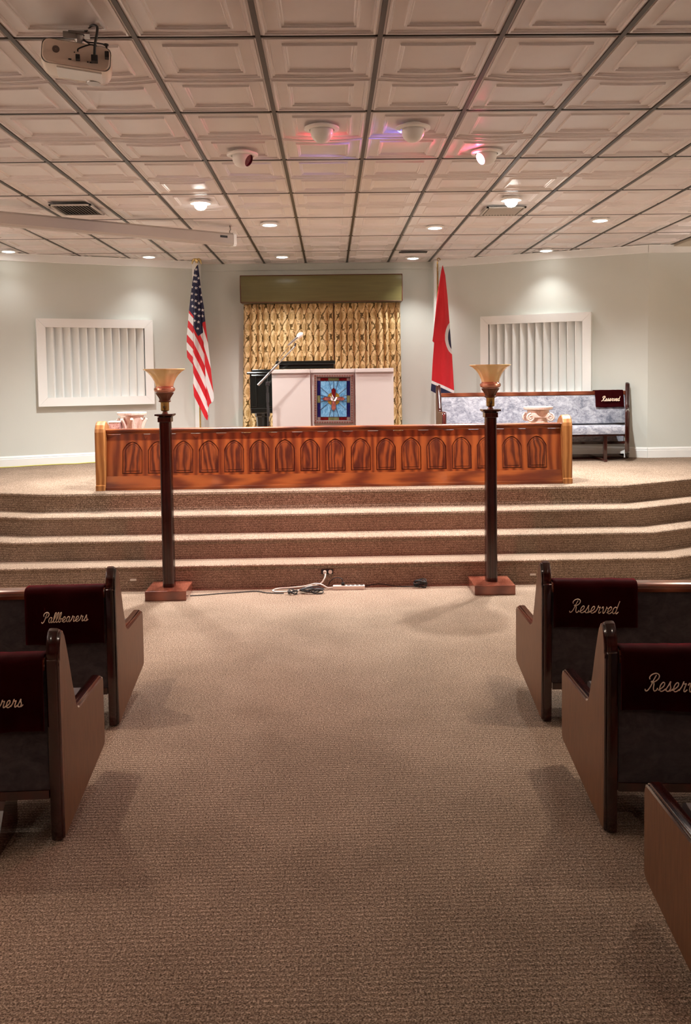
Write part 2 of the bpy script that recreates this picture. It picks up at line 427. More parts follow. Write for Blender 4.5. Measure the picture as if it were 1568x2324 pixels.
def strip(name, A, B, z0, z1, t, m='trim', prof=None, n=0):
    A_, B_ = Vector(A), Vector(B); L = (B_-A_).length
    b = MB(); prof = prof or [(0, z0), (t, z0), (t, z1), (0, z1)]
    r0 = [(*along(A, B, 0, d), z) for d, z in prof]; r1 = [(*along(A, B, L, d), z) for d, z in prof]
    b.rings([r0, r1]); return struct(b.build(name, m))
def crown(z): return [(0, z-0.105), (0.012, z-0.105), (0.020, z-0.098), (0.020, z-0.012), (0.030, z), (0, z)]
def basep(z): return [(0, z), (0.016, z), (0.016, z+0.098), (0.012, z+0.108), (0.016, z+0.114), (0.010, z+0.132), (0.004, z+0.14), (0, z+0.14)]
strip('trim_1', LB, LA, 0, 0, 0, prof=crown(CZ-0.004)); strip('trim_2', RA, RB, 0, 0, 0, prof=crown(CZ-0.004))
strip('trim_3', RB, (XR, 11.52), 0, 0, 0, prof=crown(CZ-0.004)); strip('trim_4', (-2.2, 12.95), (2.0, 12.95), 0, 0, 0, m='wall', prof=crown(CZ-0.004))
strip('baseboard_left', LB, LA, 0, 0, 0, prof=basep(HS)); strip('baseboard_right', RA, RB, 0, 0, 0, prof=basep(HS))
strip('baseboard_return', RB, (XR, 11.52), 0, 0, 0, prof=basep(HS)); strip('baseboard_back', (-2.2, 12.95), (2.0, 12.95), 0, 0, 0, prof=basep(HS))
# white end posts of the two angled walls
b = MB(); b.box(-1.967, 12.60, HS, -1.885, 12.96, CZ, 0.004); struct(b.build('trim_5', 'trim'))
b = MB(); b.box(1.555, 12.77, HS, 1.66, 12.96, CZ, 0.004); struct(b.build('trim_6', 'trim'))
b = MB(); b.box(1.553, 12.755, HS, 1.585, 12.80, CZ-0.10, 0.004); struct(b.build('trim_8', 'trim'))
b = MB(); b.box(4.585, 8.0, CZ-0.03, XR, 11.9, CZ+0.03); struct(b.build('trim_7', 'soffit'))

# ------------------------------------------------------------------ ceiling: grid bars and coffered tiles
GX0, GY0 = -0.334, 4.416
b = MB(); b.box(XL-0.1, YB-0.1, CZ+0.07, XR+0.1, 13.1, CZ+0.12)
ceiling = struct(b.build('ceiling', 'dark_void'), 'suspended ceiling of coffered vinyl tiles in a metal grid', 'ceiling')
def tile_mesh(seed):
    rnd = random.Random(seed); b = MB()
    sag = rnd.choice([0.003, 0.006, 0.009, 0.013, 0.020]); skew = rnd.uniform(-0.4, 0.4)
    hx, hy = 0.305, 0.61
    ins = [(0.008, 0.003), (0.022, 0.003), (0.025, -0.004), (0.034, -0.004), (0.037, 0.004), (0.048, 0.004), (0.051, 0.009), (0.110, 0.009), (0.113, -0.003), (0.122, -0.003), (0.125, 0.004), (0.133, 0.004), (0.138, 0.012)]
    N = 5
    def P(x, y, z):
        sx = 1-(x/hx)**2; sy = 1-(y/hy)**2
        return (x, y, z - sag*max(0, sx)**0.8*max(0, sy)*(1+skew*y/hy))
    for c in (-1, 1):
        rs = []
        for d, z in ins:
            a = 0.305-d; ring = []
            cor = [(-a, -a), (a, -a), (a, a), (-a, a)]
            for k in range(4):
                p, q = cor[k], cor[(k+1) % 4]
                for i in range(N):
                    t = i/N; ring.append(P(p[0]+(q[0]-p[0])*t, c*0.305+p[1]+(q[1]-p[1])*t, z))
            rs.append(ring)
        b.rings(rs, True, False, False)
        # field grid
        o = len(b.v); a = 0.305-0.138
        g = [[P(-a+2*a*i/N, c*0.305-a+2*a*j/N, 0.012) for i in range(N+1)] for j in range(N+1)]
        b.add([p for r in g for p in r], [(j*(N+1)+i, j*(N+1)+i+1, (j+1)*(N+1)+i+1, (j+1)*(N+1)+i) for j in range(N) for i in range(N)])
    # band between the two coffers
    vs = []; 
    for i in range(N+1):
        x = -0.297+0.594*i/N
        vs += [P(x, -0.008, 0.004), P(x, 0.008, 0.004)]
    b.add(vs, [(2*i, 2*i+2, 2*i+3, 2*i+1) for i in range(N)])
    me = bpy.data.meshes.new('ceiling_tile'); me.from_pydata(b.v, [], b.f); me.materials.append(M['tile'])
    bm = bmesh.new(); bm.from_mesh(me); bmesh.ops.remove_doubles(bm, verts=bm.verts, dist=1e-5); bmesh.ops.recalc_face_normals(bm, faces=bm.faces[:]); bm.to_mesh(me); bm.free()
    for p in me.polygons: p.use_smooth = True
    me.set_sharp_from_angle(angle=math.radians(50))
    return me
TILES = [tile_mesh(s) for s in range(9)]
RND = random.Random(3)
for r in range(-7, 7):
    for c in range(-8, 8):
        o = link('ceiling_tile', TILES[RND.randrange(9)], ceiling, (GX0+(c+0.5)*0.61, GY0+(r+0.5)*1.22, CZ))
        o.rotation_euler = (0, 0, RND.choice((0, PI)))
bl = MB(); bl.box(-0.0125, GY0-7*1.22, -0.006, 0.0125, 12.95, 0.012); bar = None
for c in range(-8, 9):
    if bar is None:
        bar = bl.build('grid_bar', 'metal_grid', ceiling, loc=(GX0+c*0.61, 0, CZ)); barm = bar.data
    else: link('grid_bar', barm, ceiling, (GX0+c*0.61, 0, CZ))
bc = MB(); bc.box(GX0-8*0.61, -0.007, -0.005, GX0+8*0.61, 0.007, 0.012); bar = None
for r in range(-7, 8):
    if bar is None:
        bar = bc.build('grid_bar', 'metal_grid', ceiling, loc=(0, GY0+r*1.22, CZ)); barm = bar.data
    else: link('grid_bar', barm, ceiling, (0, GY0+r*1.22, CZ))

# ------------------------------------------------------------------ ceiling fixtures
def spot(loc, power, col, size=130, blend=0.6, rot=(0, 0, 0), r=0.05, target=None):
    d = bpy.data.lights.new('spot', 'SPOT'); d.energy = power; d.color = col; d.spot_size = math.radians(size); d.spot_blend = blend; d.shadow_soft_size = r
    o = bpy.data.objects.new('spot', d); COL.objects.link(o); o.location = loc; o.rotation_euler = rot
    if target is not None:
        o.rotation_euler = (Vector(target)-Vector(loc)).to_track_quat('-Z', 'Y').to_euler()
    return o
def downlight(x, y, label, power, drop=False, col=WHITE, size=140):
    t = thing('downlight', label, 'light', (x, y, CZ-0.020), 0, 'stage downlights')
    b = MB(); b.lathe([(0.105, 0.004), (0.105, -0.006), (0.098, -0.012), (0.078, -0.012), (0.076, 0.03), (0.105, 0.03)], 28, cap=False); b.build('trim_ring', 'whitegloss', t, True)
    b = MB()
    if drop: b.lathe([(0.001, -0.075), (0.035, -0.066), (0.056, -0.045), (0.062, -0.02), (0.058, 0.0), (0.05, 0.02)], 20, cap=False)
    else: b.lathe([(0.001, -0.020), (0.045, -0.018), (0.076, -0.008)], 20, cap=False)
    b.build('bulb' if drop else 'lens', 'lamp_on', t, True)
    spot((x, y, CZ-(0.11 if drop else 0.05)), power, col, size, 1.0)
    return t
DL = [(-1.21, 8.37, 'glowing drop bulb downlight above the left steps', 1), (1.765, 8.37, 'brightest drop bulb beside the right square ceiling vent', 1),
      (-0.635, 9.58, 'round downlight left of centre, above the projection screen end', 0), (1.215, 9.88, 'round downlight right of centre, above right flag', 0),
      (-0.64, 12.10, 'far downlight in front of the olive valance', 0), (-2.449, 11.96, 'far downlight near the left wall trim beside the starred flag', 0),
      (-4.12, 11.32, 'downlight at far left edge, half behind the left wall trim', 0), (1.205, 12.38, 'far downlight beside the dark ceiling slot', 0),
      (2.984, 9.52, 'flat downlight near the right end of the ceiling', 0), (2.954, 11.87 - 0.10, 'far downlight close over the right wall trim', 0),
      (-2.46, 9.70, 'downlight hidden behind the projection screen case', 0)]
for x, y, lab, big in DL:
    downlight(x, y, lab, P_FRONT if big else (P_STAGE*(0.03 if x < -4 else 0.10) if y > 11.3 and abs(x) > 2 else P_STAGE*(0.40 if x < 0 else 0.26) if y > 11.3 else P_STAGE*(1.6 if abs(x) > 2 else 0.8)), bool(big), WHITE, 105 if y > 11.3 else 145)
for x, y, lab in ((-2.46, 4.71, 'over the front left pew'), (2.42, 4.71, 'over the front right pew'), (-3.07, 5.93, 'between the front left pew and the steps'), (3.03, 5.93, 'between the front right pew and the steps'), (-2.46, -0.17, 'behind the camera on the left'), (2.42, -0.17, 'behind the camera on the right')):  # unseen downlights added to brighten the nave
    t = downlight(x, y, 'added ceiling fill downlight '+lab+', outside the picture', P_NAVE_FILL*(1.0 if y > 0 else 0.45), False, WARM, 88 if y > 0 else 140); t['group'] = 'added nave fill downlights'

for sx, xw in ((-1, XL), (1, XR)):  # unseen troughs with uplights, added to brighten the nave ceiling
    t = thing('added_cove_light', 'added fill-light trough on the %s nave wall, outside the picture' % ('left' if sx < 0 else 'right'), 'light', (xw-sx*0.002, 4.8, 2.62))
    b = MB(); b.extrude([(0, -0.10), (-sx*0.16, -0.06), (-sx*0.22, 0.05), (-sx*0.205, 0.05), (-sx*0.15, -0.045), (-sx*0.01, -0.085), (-sx*0.01, 0.05), (0, 0.05)], 'y', -4.4, 4.0)
    b.build('trough', 'trim', t)
    d = bpy.data.lights.new('cove', 'AREA'); d.shape = 'RECTANGLE'; d.size = 0.12; d.size_y = 8.0; d.energy = P_COVE_FILL; d.color = (1.0, 0.90, 0.86)
    o = bpy.data.objects.new('cove', d); COL.objects.link(o); o.location = (xw-sx*0.13, 4.6, 2.64); o.rotation_euler = (PI, sx*0.45, 0)
def eyeball(x, y, label, lens, aim, power=0, col=(1, 0.2, 0.2), size=60):
    """ceiling eyeball light; aim = direction the lens faces"""
    t = thing('eyeball_light', label, 'light', (x, y, CZ-0.022), 0, 'eyeball spotlights on the ceiling')
    b = MB(); b.lathe([(0.118, 0.006), (0.118, -0.004), (0.108, -0.010), (0.085, -0.010), (0.083, 0.02)], 32, cap=False); b.build('trim_ring', 'whitegloss', t, True)
    aim = Vector(aim).normalized(); q = aim.to_track_quat('Z', 'Y')
    b = MB(); prof = []
    for k in range(10):
        a = -PI/2+ (PI*0.80)*k/9; prof.append((max(0.001, 0.078*math.cos(a)), 0.078*math.sin(a)))
    b.lathe(prof, 28, cap=False)
    zt = prof[-1][1]; rt = prof[-1][0]
    s = b.build('ball', 'whitegloss', t, True, loc=(0, 0, -0.018)); s.rotation_mode = 'QUATERNION'; s.rotation_quaternion = q
    b = MB(); b.lathe([(rt, zt), (rt*0.92, zt), (rt*0.90, zt-0.01), (0.001, zt-0.008)], 28, cap=False)
    l = b.build('lens', lens, t, True, loc=(0, 0, -0.018)); l.rotation_mode = 'QUATERNION'; l.rotation_quaternion = q
    if power:
        p = Vector((x, y, CZ-0.024)) + aim*0.10
        spot(p, power, col, size, 0.6, target=p+aim, r=0.03)
    return t
eyeball(-0.634, 6.614, 'unlit eyeball light turned right, showing a dark red lens', 'lens_off', (0.75, -0.35, -0.45))
eyeball(-0.031, 5.948, 'eyeball light casting a faint red glow, left of the blue one', 'red_dim', (0.0, 0.75, -0.62), P_RED*3.0, (1, 0.10, 0.10), 75)
eyeball(0.588, 5.956, 'eyeball light casting a faint blue glow, aimed away', 'red_dim', (-0.55, 0.75, -0.40), P_BLUE, (0.15, 0.2, 1), 75)
eyeball(1.208, 6.613, 'lit eyeball light with bright pink lens, right of the others', 'red_on', (-0.70, -0.30, -0.45), P_RED, (1, 0.06, 0.16), 95)
spot((-0.031, 6.03, CZ-0.045), 0.9, (1, 0.05, 0.08), 170, 0.3, target=(-0.031, 6.9, CZ-0.06), r=0.01)
spot((0.52, 6.00, CZ-0.045), 0.5, (0.1, 0.15, 1), 160, 0.3, target=(-0.2, 6.3, CZ-0.06), r=0.01)
spot((1.13, 6.56, CZ-0.06), 1.4, (1, 0.03, 0.10), 175, 0.3, target=(0.6, 6.35, CZ-0.09), r=0.01)

def ceil_vent(x0, x1, y0, y1, label):
    t = thing('ceiling_vent', label, 'vent', ((x0+x1)/2, (y0+y1)/2, CZ-0.026)); a = (x1-x0)/2; c = (y1-y0)/2
    b = MB(); 
    for u in ((-a, -c, a, -c+0.02), (-a, c-0.02, a, c), (-a, -c, -a+0.02, c), (a-0.02, -c, a, c)): b.box(u[0], u[1], -0.012, u[2], u[3], 0.004)
    b.build('frame', 'louvre', t)
    b = MB(); b.box(-a, -c, 0.001, a, c, 0.004); b.build('backing', 'dark_void', t)
    n = 11; bb = MB(); bb.add([(-0.006, -c+0.02, 0.0), (0.010, -c+0.02, -0.014), (0.011, -c+0.02, -0.012), (-0.005, -c+0.02, 0.001), (-0.006, c-0.02, 0.0), (0.010, c-0.02, -0.014), (0.011, c-0.02, -0.012), (-0.005, c-0.02, 0.001)],
                               [(0, 1, 2, 3), (4, 7, 6, 5), (0, 4, 5, 1), (1, 5, 6, 2), (2, 6, 7, 3), (3, 7, 4, 0)])
    me = None
    for i in range(n):
        x = -a+0.03+(2*a-0.06)*(i+0.5)/n
        if me is None: me = bb.build('vent_blade', 'louvre', t, loc=(x, 0, 0)).data
        else: link('vent_blade', me, t, (x, 0, 0))
ceil_vent(-2.65, -2.25, 8.36, 8.86, 'square louvred ceiling vent left, ahead of the screen case')
ceil_vent(1.59, 1.985, 8.69, 9.13, 'square louvred ceiling vent right, beside the bright bulb')
b = MB(); b.box(-0.19, -0.05, -0.006, 0.19, 0.05, 0.002); tag(b.build('ceiling_slot', 'dark_void', loc=(1.15, 11.79, CZ-0.022)), 'thin dark slot in the ceiling near the far downlight', 'vent')

# ------------------------------------------------------------------ projection screen case
A = Vector((-1.05, 9.78)); B = Vector((-4.2, 7.62)); d = (A-B).normalized(); L = (A-B).length
t = thing('projection_screen', 'long beige rolled projection screen case hung under the ceiling left', 'screen', (B.x, B.y, 3.41), math.atan2(d.y, d.x))
b = MB(); b.extrude([(-0.055, 0.02), (-0.04, 0.0), (0.04, 0.0), (0.055, 0.02), (0.055, 0.115), (0.035, 0.135), (-0.035, 0.135), (-0.055, 0.115)], 'x', 0, L-0.03); b.build('case', 'screen_case', t)
b = MB(); b.extrude([(-0.062, 0.015), (-0.045, -0.006), (0.045, -0.006), (0.062, 0.015), (0.062, 0.12), (0.04, 0.142), (-0.04, 0.142), (-0.062, 0.12)], 'x', L-0.035, L); b.build('end_cap', 'whitegloss', t)
b = MB(); b.box(L-0.20, -0.0565, 0.075, L-0.11, -0.054, 0.100); b.build('badge', 'blackm', t)
b = MB(); b.tube([(L-0.05, 0, 0.14), (L-0.05, 0.01, 0.16), (L-0.04, 0.0, 0.18), (L-0.05, -0.01, 0.20), (L-0.05, 0, 0.222)], 0.006, 6); b.build('hook', 'steel', t)

# ------------------------------------------------------------------ projector
t = thing('projector', 'white projector hung lens-first from the ceiling, upper left', 'projector', (-1.200, 4.34, CZ-0.008), 0.24)
def rrect(w, h, r, n=5):
    out = []
    for cx, cy, a0 in ((w/2-r, h/2-r, 0), (-w/2+r, h/2-r, PI/2), (-w/2+r, -h/2+r, PI), (w/2-r, -h/2+r, 1.5*PI)):
        for k in range(n+1): a = a0+PI/2*k/n; out.append((cx+r*math.cos(a), cy+r*math.sin(a)))
    return out
# body: long axis x, depth y (lens away from the nave), hangs upside down; rear face looks at the camera
zc = -0.138
tilt = 0.02
b = MB(); rs = []
for y, w_, h_, r_ in ((-0.105, 0.300, 0.105, 0.03), (-0.112, 0.290, 0.098, 0.028), (-0.105, 0.318, 0.116, 0.032), (-0.06, 0.328, 0.122, 0.034), (0.06, 0.328, 0.122, 0.04), (0.12, 0.315, 0.112, 0.045), (0.13, 0.30, 0.10, 0.045)):
    rs.append([(u, y, zc+v) for u, v in rrect(w_, h_, r_)])
b.rings(rs[2:], True, False, True); o = b.build('body', 'projector', t, True); o.rotation_euler = (tilt, 0.09, 0)
b = MB(); b.rings([[(u, -0.105, zc+v) for u, v in rrect(0.312, 0.112, 0.035)], [(u, -0.110, zc+v) for u, v in rrect(0.300, 0.102, 0.03)]], True, False, True); o = b.build('rear_face', 'projface', t); o.rotation_euler = (tilt, 0.09, 0)
b = MB(); b.add([(u, -0.1105, v+zc) for u, v in ((-0.055, -0.035), (0.14, -0.035), (0.14, 0.04), (-0.055, 0.045))], [(0, 1, 2, 3)])
for u, v, w_, h_ in ((-0.035, -0.030, 0.014, 0.006), (0.050, -0.030, 0.008, 0.006), (0.062, -0.030, 0.014, 0.006), (0.085, -0.028, 0.005, 0.004), (-0.012, 0.006, 0.005, 0.005)):
    b.box(u, -0.1125, zc+v, u+w_, -0.1105, zc+v+h_)
b.build('port_panel', 'blackm', t).rotation_euler = (tilt, 0.09, 0)
bpy.data.objects[ 'port_panel'].data.materials.clear(); bpy.data.objects['port_panel'].data.materials.append(M['projface']); bpy.data.objects['port_panel'].data.materials.append(M['blackm'])
for i, p in enumerate(bpy.data.objects['port_panel'].data.polygons): p.material_index = 0 if i == 0 else 1
b = MB(); b.lathe([(0.017, -0.001), (0.016, 0.002), (0.001, 0.002)], 20, cap=False); o = b.build('speaker_grille', 'frame_carved', t); o.rotation_euler = (PI/2+tilt, 0, 0); o.location = (-0.105, -0.108, zc+0.032-0.016)
b = MB(); b.lathe([(0.034, -0.075), (0.036, -0.06), (0.036, -0.045), (0.03, -0.04)], 24); o = b.build('lens_barrel', 'steel', t, True); o.location = (0.06, 0.075, zc); 
b = MB(); b.box(-0.09, -0.085, zc-0.0655, 0.12, 0.07, zc-0.0575, 0.003); b.build('label_plate', 'whitegloss', t).rotation_euler = (tilt, 0.09, 0)
for x in (-0.13, 0.125):
    b = MB(); b.lathe([(0.004, 0), (0.004, 0.018), (0.012, 0.020), (0.012, 0.026), (0.002, 0.028)], 14); b.build('foot', 'rubber', t, True, loc=(x, -0.085, zc+0.040))
b = MB(); b.lathe([(0.022, zc+0.05), (0.022, -0.04), (0.024, -0.035), (0.024, -0.006)], 20); b.build('mount_tube', 'steel', t, True)
b = MB(); b.box(-0.075, -0.03, -0.035, -0.015, -0.02, -0.005, 0.002); b.box(-0.05, -0.035, -0.012, 0.05, 0.035, -0.0005, 0.002); b.build('mount_bracket', 'steel', t)
def cable(name, pts, r, parent, m='rubber', n=8, sub=6):
    b = MB(); b.tube(crom(pts, sub), r, n); return b.build(name, m, parent, True)
cable('cable', [(0.01, 0.01, -0.02), (0.03, -0.03, 0.0), (0.06, -0.08, 0.012), (0.085, -0.13, -0.01), (0.085, -0.155, -0.05), (0.075, -0.150, -0.10), (0.070, -0.135, -0.155)], 0.0065, t)
cable('cable', [(0.02, -0.01, -0.03), (0.04, -0.06, -0.06), (0.09, -0.11, -0.08), (0.125, -0.135, -0.095), (0.128, -0.135, -0.11)], 0.0035, t)
cable('cable', [(0.02, -0.01, -0.035), (0.06, -0.09, -0.085), (0.08, -0.13, -0.10), (0.05, -0.15, -0.105), (0.00, -0.145, -0.125), (-0.005, -0.135, -0.135)], 0.0035, t)
for q in ((0.055, -0.150, zc-0.040, 0.086, -0.112, zc-0.010), (0.118, -0.148, zc-0.018, 0.138, -0.112, zc+0.012), (-0.016, -0.145, zc-0.035, 0.004, -0.112, zc-0.012)):
    b = MB(); b.box(*q, 0.003); b.build('plug', 'blackm', t)

# ------------------------------------------------------------------ louvred wall grilles
def grille(A, B, s0, s1, z0, z1, label, sgn):
    p = along(A, B, s0, 0.0); q = along(A, B, s1, 0.0); d = (q-p).normalized()
    if d.x < 0: p, q, d = q, p, -d
    W = s1-s0; H = z1-z0; Bd = 0.118
    t = thing('wall_grille', label, 'grille', (p.x, p.y, z0), math.atan2(d.y, d.x))
    T = 0.105
    # mitred frame boards (front is -y)
    o_, i_ = [(0, 0), (W, 0), (W, H), (0, H)], [(Bd, Bd), (W-Bd, Bd), (W-Bd, H-Bd), (Bd, H-Bd)]
    for k in range(4):
        a, c = k, (k+1) % 4; poly = [o_[a], o_[c], i_[c], i_[a]]
        poly = offset_poly(poly, 0.0008)
        b = MB(); b.rings([[(u, -T, v) for u, v in poly], [(u, 0, v) for u, v in poly]]); b.build('frame_board', 'trim', t)
    b = MB(); b.box(Bd-0.01, -0.006, Bd-0.01, W-Bd+0.01, -0.001, H-Bd+0.01); b.build('backing', 'trim', t)
    n = 12; wi = W-2*Bd; me = None
    for k in range(n):
        x = Bd+wi*(k+0.5)/n
        if me is None:
            bb = MB(); bb.box(-0.056, -0.008, Bd, 0.056, 0.008, H-Bd)
            oo = bb.build('slat', 'trim', t); me = oo.data
        else: oo = link('slat', me, t)
        oo.location = (x, -0.053, 0); oo.rotation_euler = (0, 0, sgn*math.radians(50))
grille(LA, LB, 0.613, 2.168, 1.588, 2.77, 'white slatted wall grille on the left angled wall', -1)
grille(RA, RB, 0.705, 2.25, 1.575, 2.77, 'white slatted wall grille above the grey stage pew', 1)

# ------------------------------------------------------------------ curtain and valance
def curtain(x0, x1, label, seed, drift):
    rnd = random.Random(seed); t = MB(); n = 240; nz = 34; zt, zb = 3.02, HS+0.015
    base = []; x = x0; ph = 0.0
    npl = int((x1-x0)/0.088); edges = [x0+(x1-x0)*(i+rnd.uniform(-0.22, 0.22)*(0 < i < npl))/npl for i in range(npl+1)]
    amp = [rnd.uniform(0.045, 0.085) for _ in range(npl)]
    def prof(x):
        for i in range(npl):
            if x <= edges[i+1] or i == npl-1:
                f = (x-edges[i])/(edges[i+1]-edges[i]); f = min(1, max(0, f))
                return amp[i]*(1-abs(2*f-1)**2.2)
    us = [0.0]; pts = [(x0, -prof(x0))]
    for i in range(1, n+1):
        x = x0+(x1-x0)*i/n; p = (x, -prof(x)); us.append(us[-1]+math.hypot(p[0]-pts[-1][0], p[1]-pts[-1][1])); pts.append(p)
    rows = []
    for j in range(nz+1):
        f = j/nz; z = zt+(zb-zt)*f; row = []
        for i, (x, y) in enumerate(pts):
            k = 1.0 if f > 0.12 else 0.75+0.25*f/0.12
            row.append((x+drift*f*(i/n if drift > 0 else 1-i/n), y*k*(0.95+0.05*math.sin(6*f+x*9)), z))
        rows.append(row)
    t.rings(rows, False, False, False)
    me = bpy.data.meshes.new('curtain_panel'); me.from_pydata(t.v, [], t.f); me.materials.append(M['damask'])
    uv = me.uv_layers.new(name='UVMap')
    for lp in me.loops:
        j, i = divmod(lp.vertex_index, n+1); uv.data[lp.index].uv = (us[i], t.v[lp.vertex_index][2])
    for p in me.polygons: p.use_smooth = True
    root = thing('curtain', label, 'curtain', (0, 12.86, 0), 0)
    o = link('cloth', me, root)
    sm = o.modifiers.new('thick', 'SOLIDIFY'); sm.thickness = 0.004; sm.offset = 1
    b = MB()
    b.box(x0+0.002, -0.02, zt-0.03, x1-0.002, -0.004, zt+0.004); b.build('header_tape', 'damask', root)
curtain(-1.255, 0.065, 'left half of the gold damask curtain, behind the piano', 11, -0.06)
curtain(0.075, 1.055, 'right half of the gold damask curtain, more deeply pleated', 5, 0.02)
b = MB(); 
sec = [(0.0, 3.03), (-0.235, 3.03), (-0.245, 3.04), (-0.25, 3.12), (-0.258, 3.22), (-0.258, 3.30), (-0.25, 3.40), (-0.235, 3.425), (0.0, 3.425)]
b.extrude(sec, 'x', -1.285, 1.075); t = thing('valance', 'boxy olive satin valance over the damask curtain', 'valance', (0, 12.945, 0)); b.build('cover', 'valance', t, True, autos=40)
b = MB(); b.tube([(-1.287, -0.242, 3.036), (1.077, -0.242, 3.036)], 0.006, 6); b.tube([(-1.287, -0.242, 3.424), (1.077, -0.242, 3.424)], 0.006, 6); b.tube([(-1.285, -0.25, 3.036), (-1.285, -0.258, 3.25), (-1.285, -0.243, 3.424)], 0.006, 6); b.tube([(1.075, -0.25, 3.036), (1.075, -0.258, 3.25), (1.075, -0.243, 3.424)], 0.006, 6); b.build('piping', 'groove', t, True)

# ------------------------------------------------------------------ pulpit wall, stained glass picture
PY_ = 10.2
t = thing('pulpit', 'broad white pulpit wall on the stage behind the oak rail', 'pulpit', (0.03, PY_, HS))
H = 1.235
for nm, x0, x1, y0 in (('side_panel', -0.715, -0.262, 0.0), ('center_panel', -0.262, 0.268, 0.035), ('side_panel', 0.268, 0.722, 0.0)):
    b = MB(); b.box(x0+0.0015, y0, 0.0, x1-0.0015, y0+0.10, H-0.055, 0.002); b.build(nm, 'pulpit', t)
    b = MB(); b.box(x0+0.0005, y0-0.012, H-0.055, x1-0.0005, y0+0.42, H-0.045, 0.002); b.box(x0+0.0005, y0-0.022, H-0.045, x1-0.0005, y0+0.44, H, 0.004); b.build('cap_board', 'pulpit', t)
b = MB(); b.box(-0.70, 0.09, 0, -0.62, 0.42, H-0.056); b.box(0.63, 0.09, 0, 0.71, 0.42, H-0.056); b.build('side_return', 'pulpit', t)
# picture
PW, PH = 0.470, 0.585
t = thing('stained_glass_picture', 'stained glass picture of a cross and white dove, hung on the pulpit', 'picture', (0.037, PY_+0.034, 1.383), 0, None)
t.rotation_euler = (0, 0.012, 0)
b = MB(); fw = 0.038
for u in ((-PW/2, 0, PW/2, fw), (-PW/2, PH-fw, PW/2, PH), (-PW/2, fw, -PW/2+fw, PH-fw), (PW/2-fw, fw, PW/2, PH-fw)):
    b.box(u[0], -0.030, u[1], u[2], -0.001, u[3], 0.005)
b.build('frame', 'frame_carved', t)
bb = MB()
for side in range(4):
    L_ = PW if side < 2 else PH; n = int(L_/0.028)
    for k in range(n):
        s = (k+0.5)*L_/n
        p = {0: (-PW/2+s, fw*0.5), 1: (-PW/2+s, PH-fw*0.5), 2: (-PW/2+fw*0.5, s), 3: (PW/2-fw*0.5, s)}[side]
        bb.box(p[0]-0.007, -0.036, p[1]-0.009, p[0]+0.007, -0.028, p[1]+0.009, 0.003)
o = bb.build('bead_moulding', 'groove', t); o['kind'] = 'stuff'
b = MB(); b.box(-PW/2+0.03, -0.010, 0.03, PW/2-0.03, -0.004, PH-0.03); b.build('backing', 'lead', t)
ix, iz0, iz1 = PW/2-fw-0.004, fw+0.004, PH-fw-0.004; bw = 0.036
def pane(name, poly, m, y=-0.0125, th=0.003, parent=None):
    b = MB(); b.rings([[(u, y, v) for u, v in poly], [(u, y+th, v) for u, v in poly]]); return b.build(name, m, parent or t)
def rect(a, c, b_, d_): return [(a, c), (b_, c), (b_, d_), (a, d_)]
for sx in (-1, 1):
    xa, xb = (sx*ix, sx*(ix-bw)); xa, xb = min(xa, xb), max(xa, xb)
    zm = (iz0+iz1)/2
    pane('border_pane', rect(xa, iz0+bw, xb, zm-0.048), 'g_navy'); pane('border_pane', rect(xa, zm-0.045, xb, zm+0.040), 'g_green'); pane('border_pane', rect(xa, zm+0.043, xb, iz1-bw), 'g_navy')
    for z0_ in (iz0, iz1-bw): pane('border_pane', rect(xa, z0_, xb, z0_+bw-0.002), 'g_green' if False else 'frame_carved')
for z0_ in (iz0, iz1-bw):
    for a_, c_, m_ in ((-ix+bw+0.002, -0.065, 'g_red'), (-0.062, 0.062, 'g_green'), (0.065, ix-bw-0.002, 'g_red')): pane('border_pane', rect(a_, z0_, c_, z0_+bw-0.002), m_)
# sky wedges between lead rays
sx_, sz0, sz1 = ix-bw-0.002, iz0+bw+0.002, iz1-bw-0.002; C0 = (0.0, (sz0+sz1)/2+0.006)
pxs = [(-0.055, sz1), (0.0, sz1), (0.055, sz1), (sx_, sz1-0.075), (sx_, C0[1]+0.040), (sx_, C0[1]), (sx_, C0[1]-0.040), (sx_, sz0+0.085), (0.060, sz0), (0.0, sz0), (-0.055, sz0), (-sx_, sz0+0.085), (-sx_, C0[1]-0.040), (-sx_, C0[1]), (-sx_, C0[1]+0.040), (-sx_, sz1-0.075)]
corners = {2: (sx_, sz1), 7: (sx_, sz0), 10: (-sx_, sz0), 15: (-sx_, sz1)}
leadb = MB()
for k, p in enumerate(pxs):
    q = pxs[(k+1) % len(pxs)]; poly = [C0, p] + ([corners[k]] if k in corners else []) + [q]
    area = sum(poly[i][0]*poly[(i+1) % len(poly)][1]-poly[(i+1) % len(poly)][0]*poly[i][1] for i in range(len(poly)))
    if area < 0: poly = poly[::-1]
    pane('sky_pane', poly, 'g_sky', -0.0135)
    leadb.tube([(C0[0], -0.0145, C0[1]), (p[0], -0.0145, p[1])], 0.0028, 5)
leadb.tube([(-sx_, -0.014, sz0), (sx_, -0.014, sz0), (sx_, -0.014, sz1), (-sx_, -0.014, sz1), (-sx_, -0.014, sz0)], 0.003, 5)
leadb.build('lead_rays', 'lead', t)
circ = [(C0[0]+0.078*math.cos(2*PI*k/28), C0[1]-0.004+0.078*math.sin(2*PI*k/28)) for k in range(28)]
pane('amber_disc', circ, 'g_amber', -0.0185)
def arm(ang, L_, w_, sh):
    ca, sa = math.cos(ang), math.sin(ang); pts = [(0.008, -w_*0.55), (L_*0.55, -w_), (L_*0.8, -w_*1.05), (L_, 0), (L_*0.8, w_*1.05), (L_*0.55, w_), (0.008, w_*0.55)]
    return [(C0[0]+u*ca-v*sa, C0[1]-0.004+u*sa+v*ca) for u, v in pts]
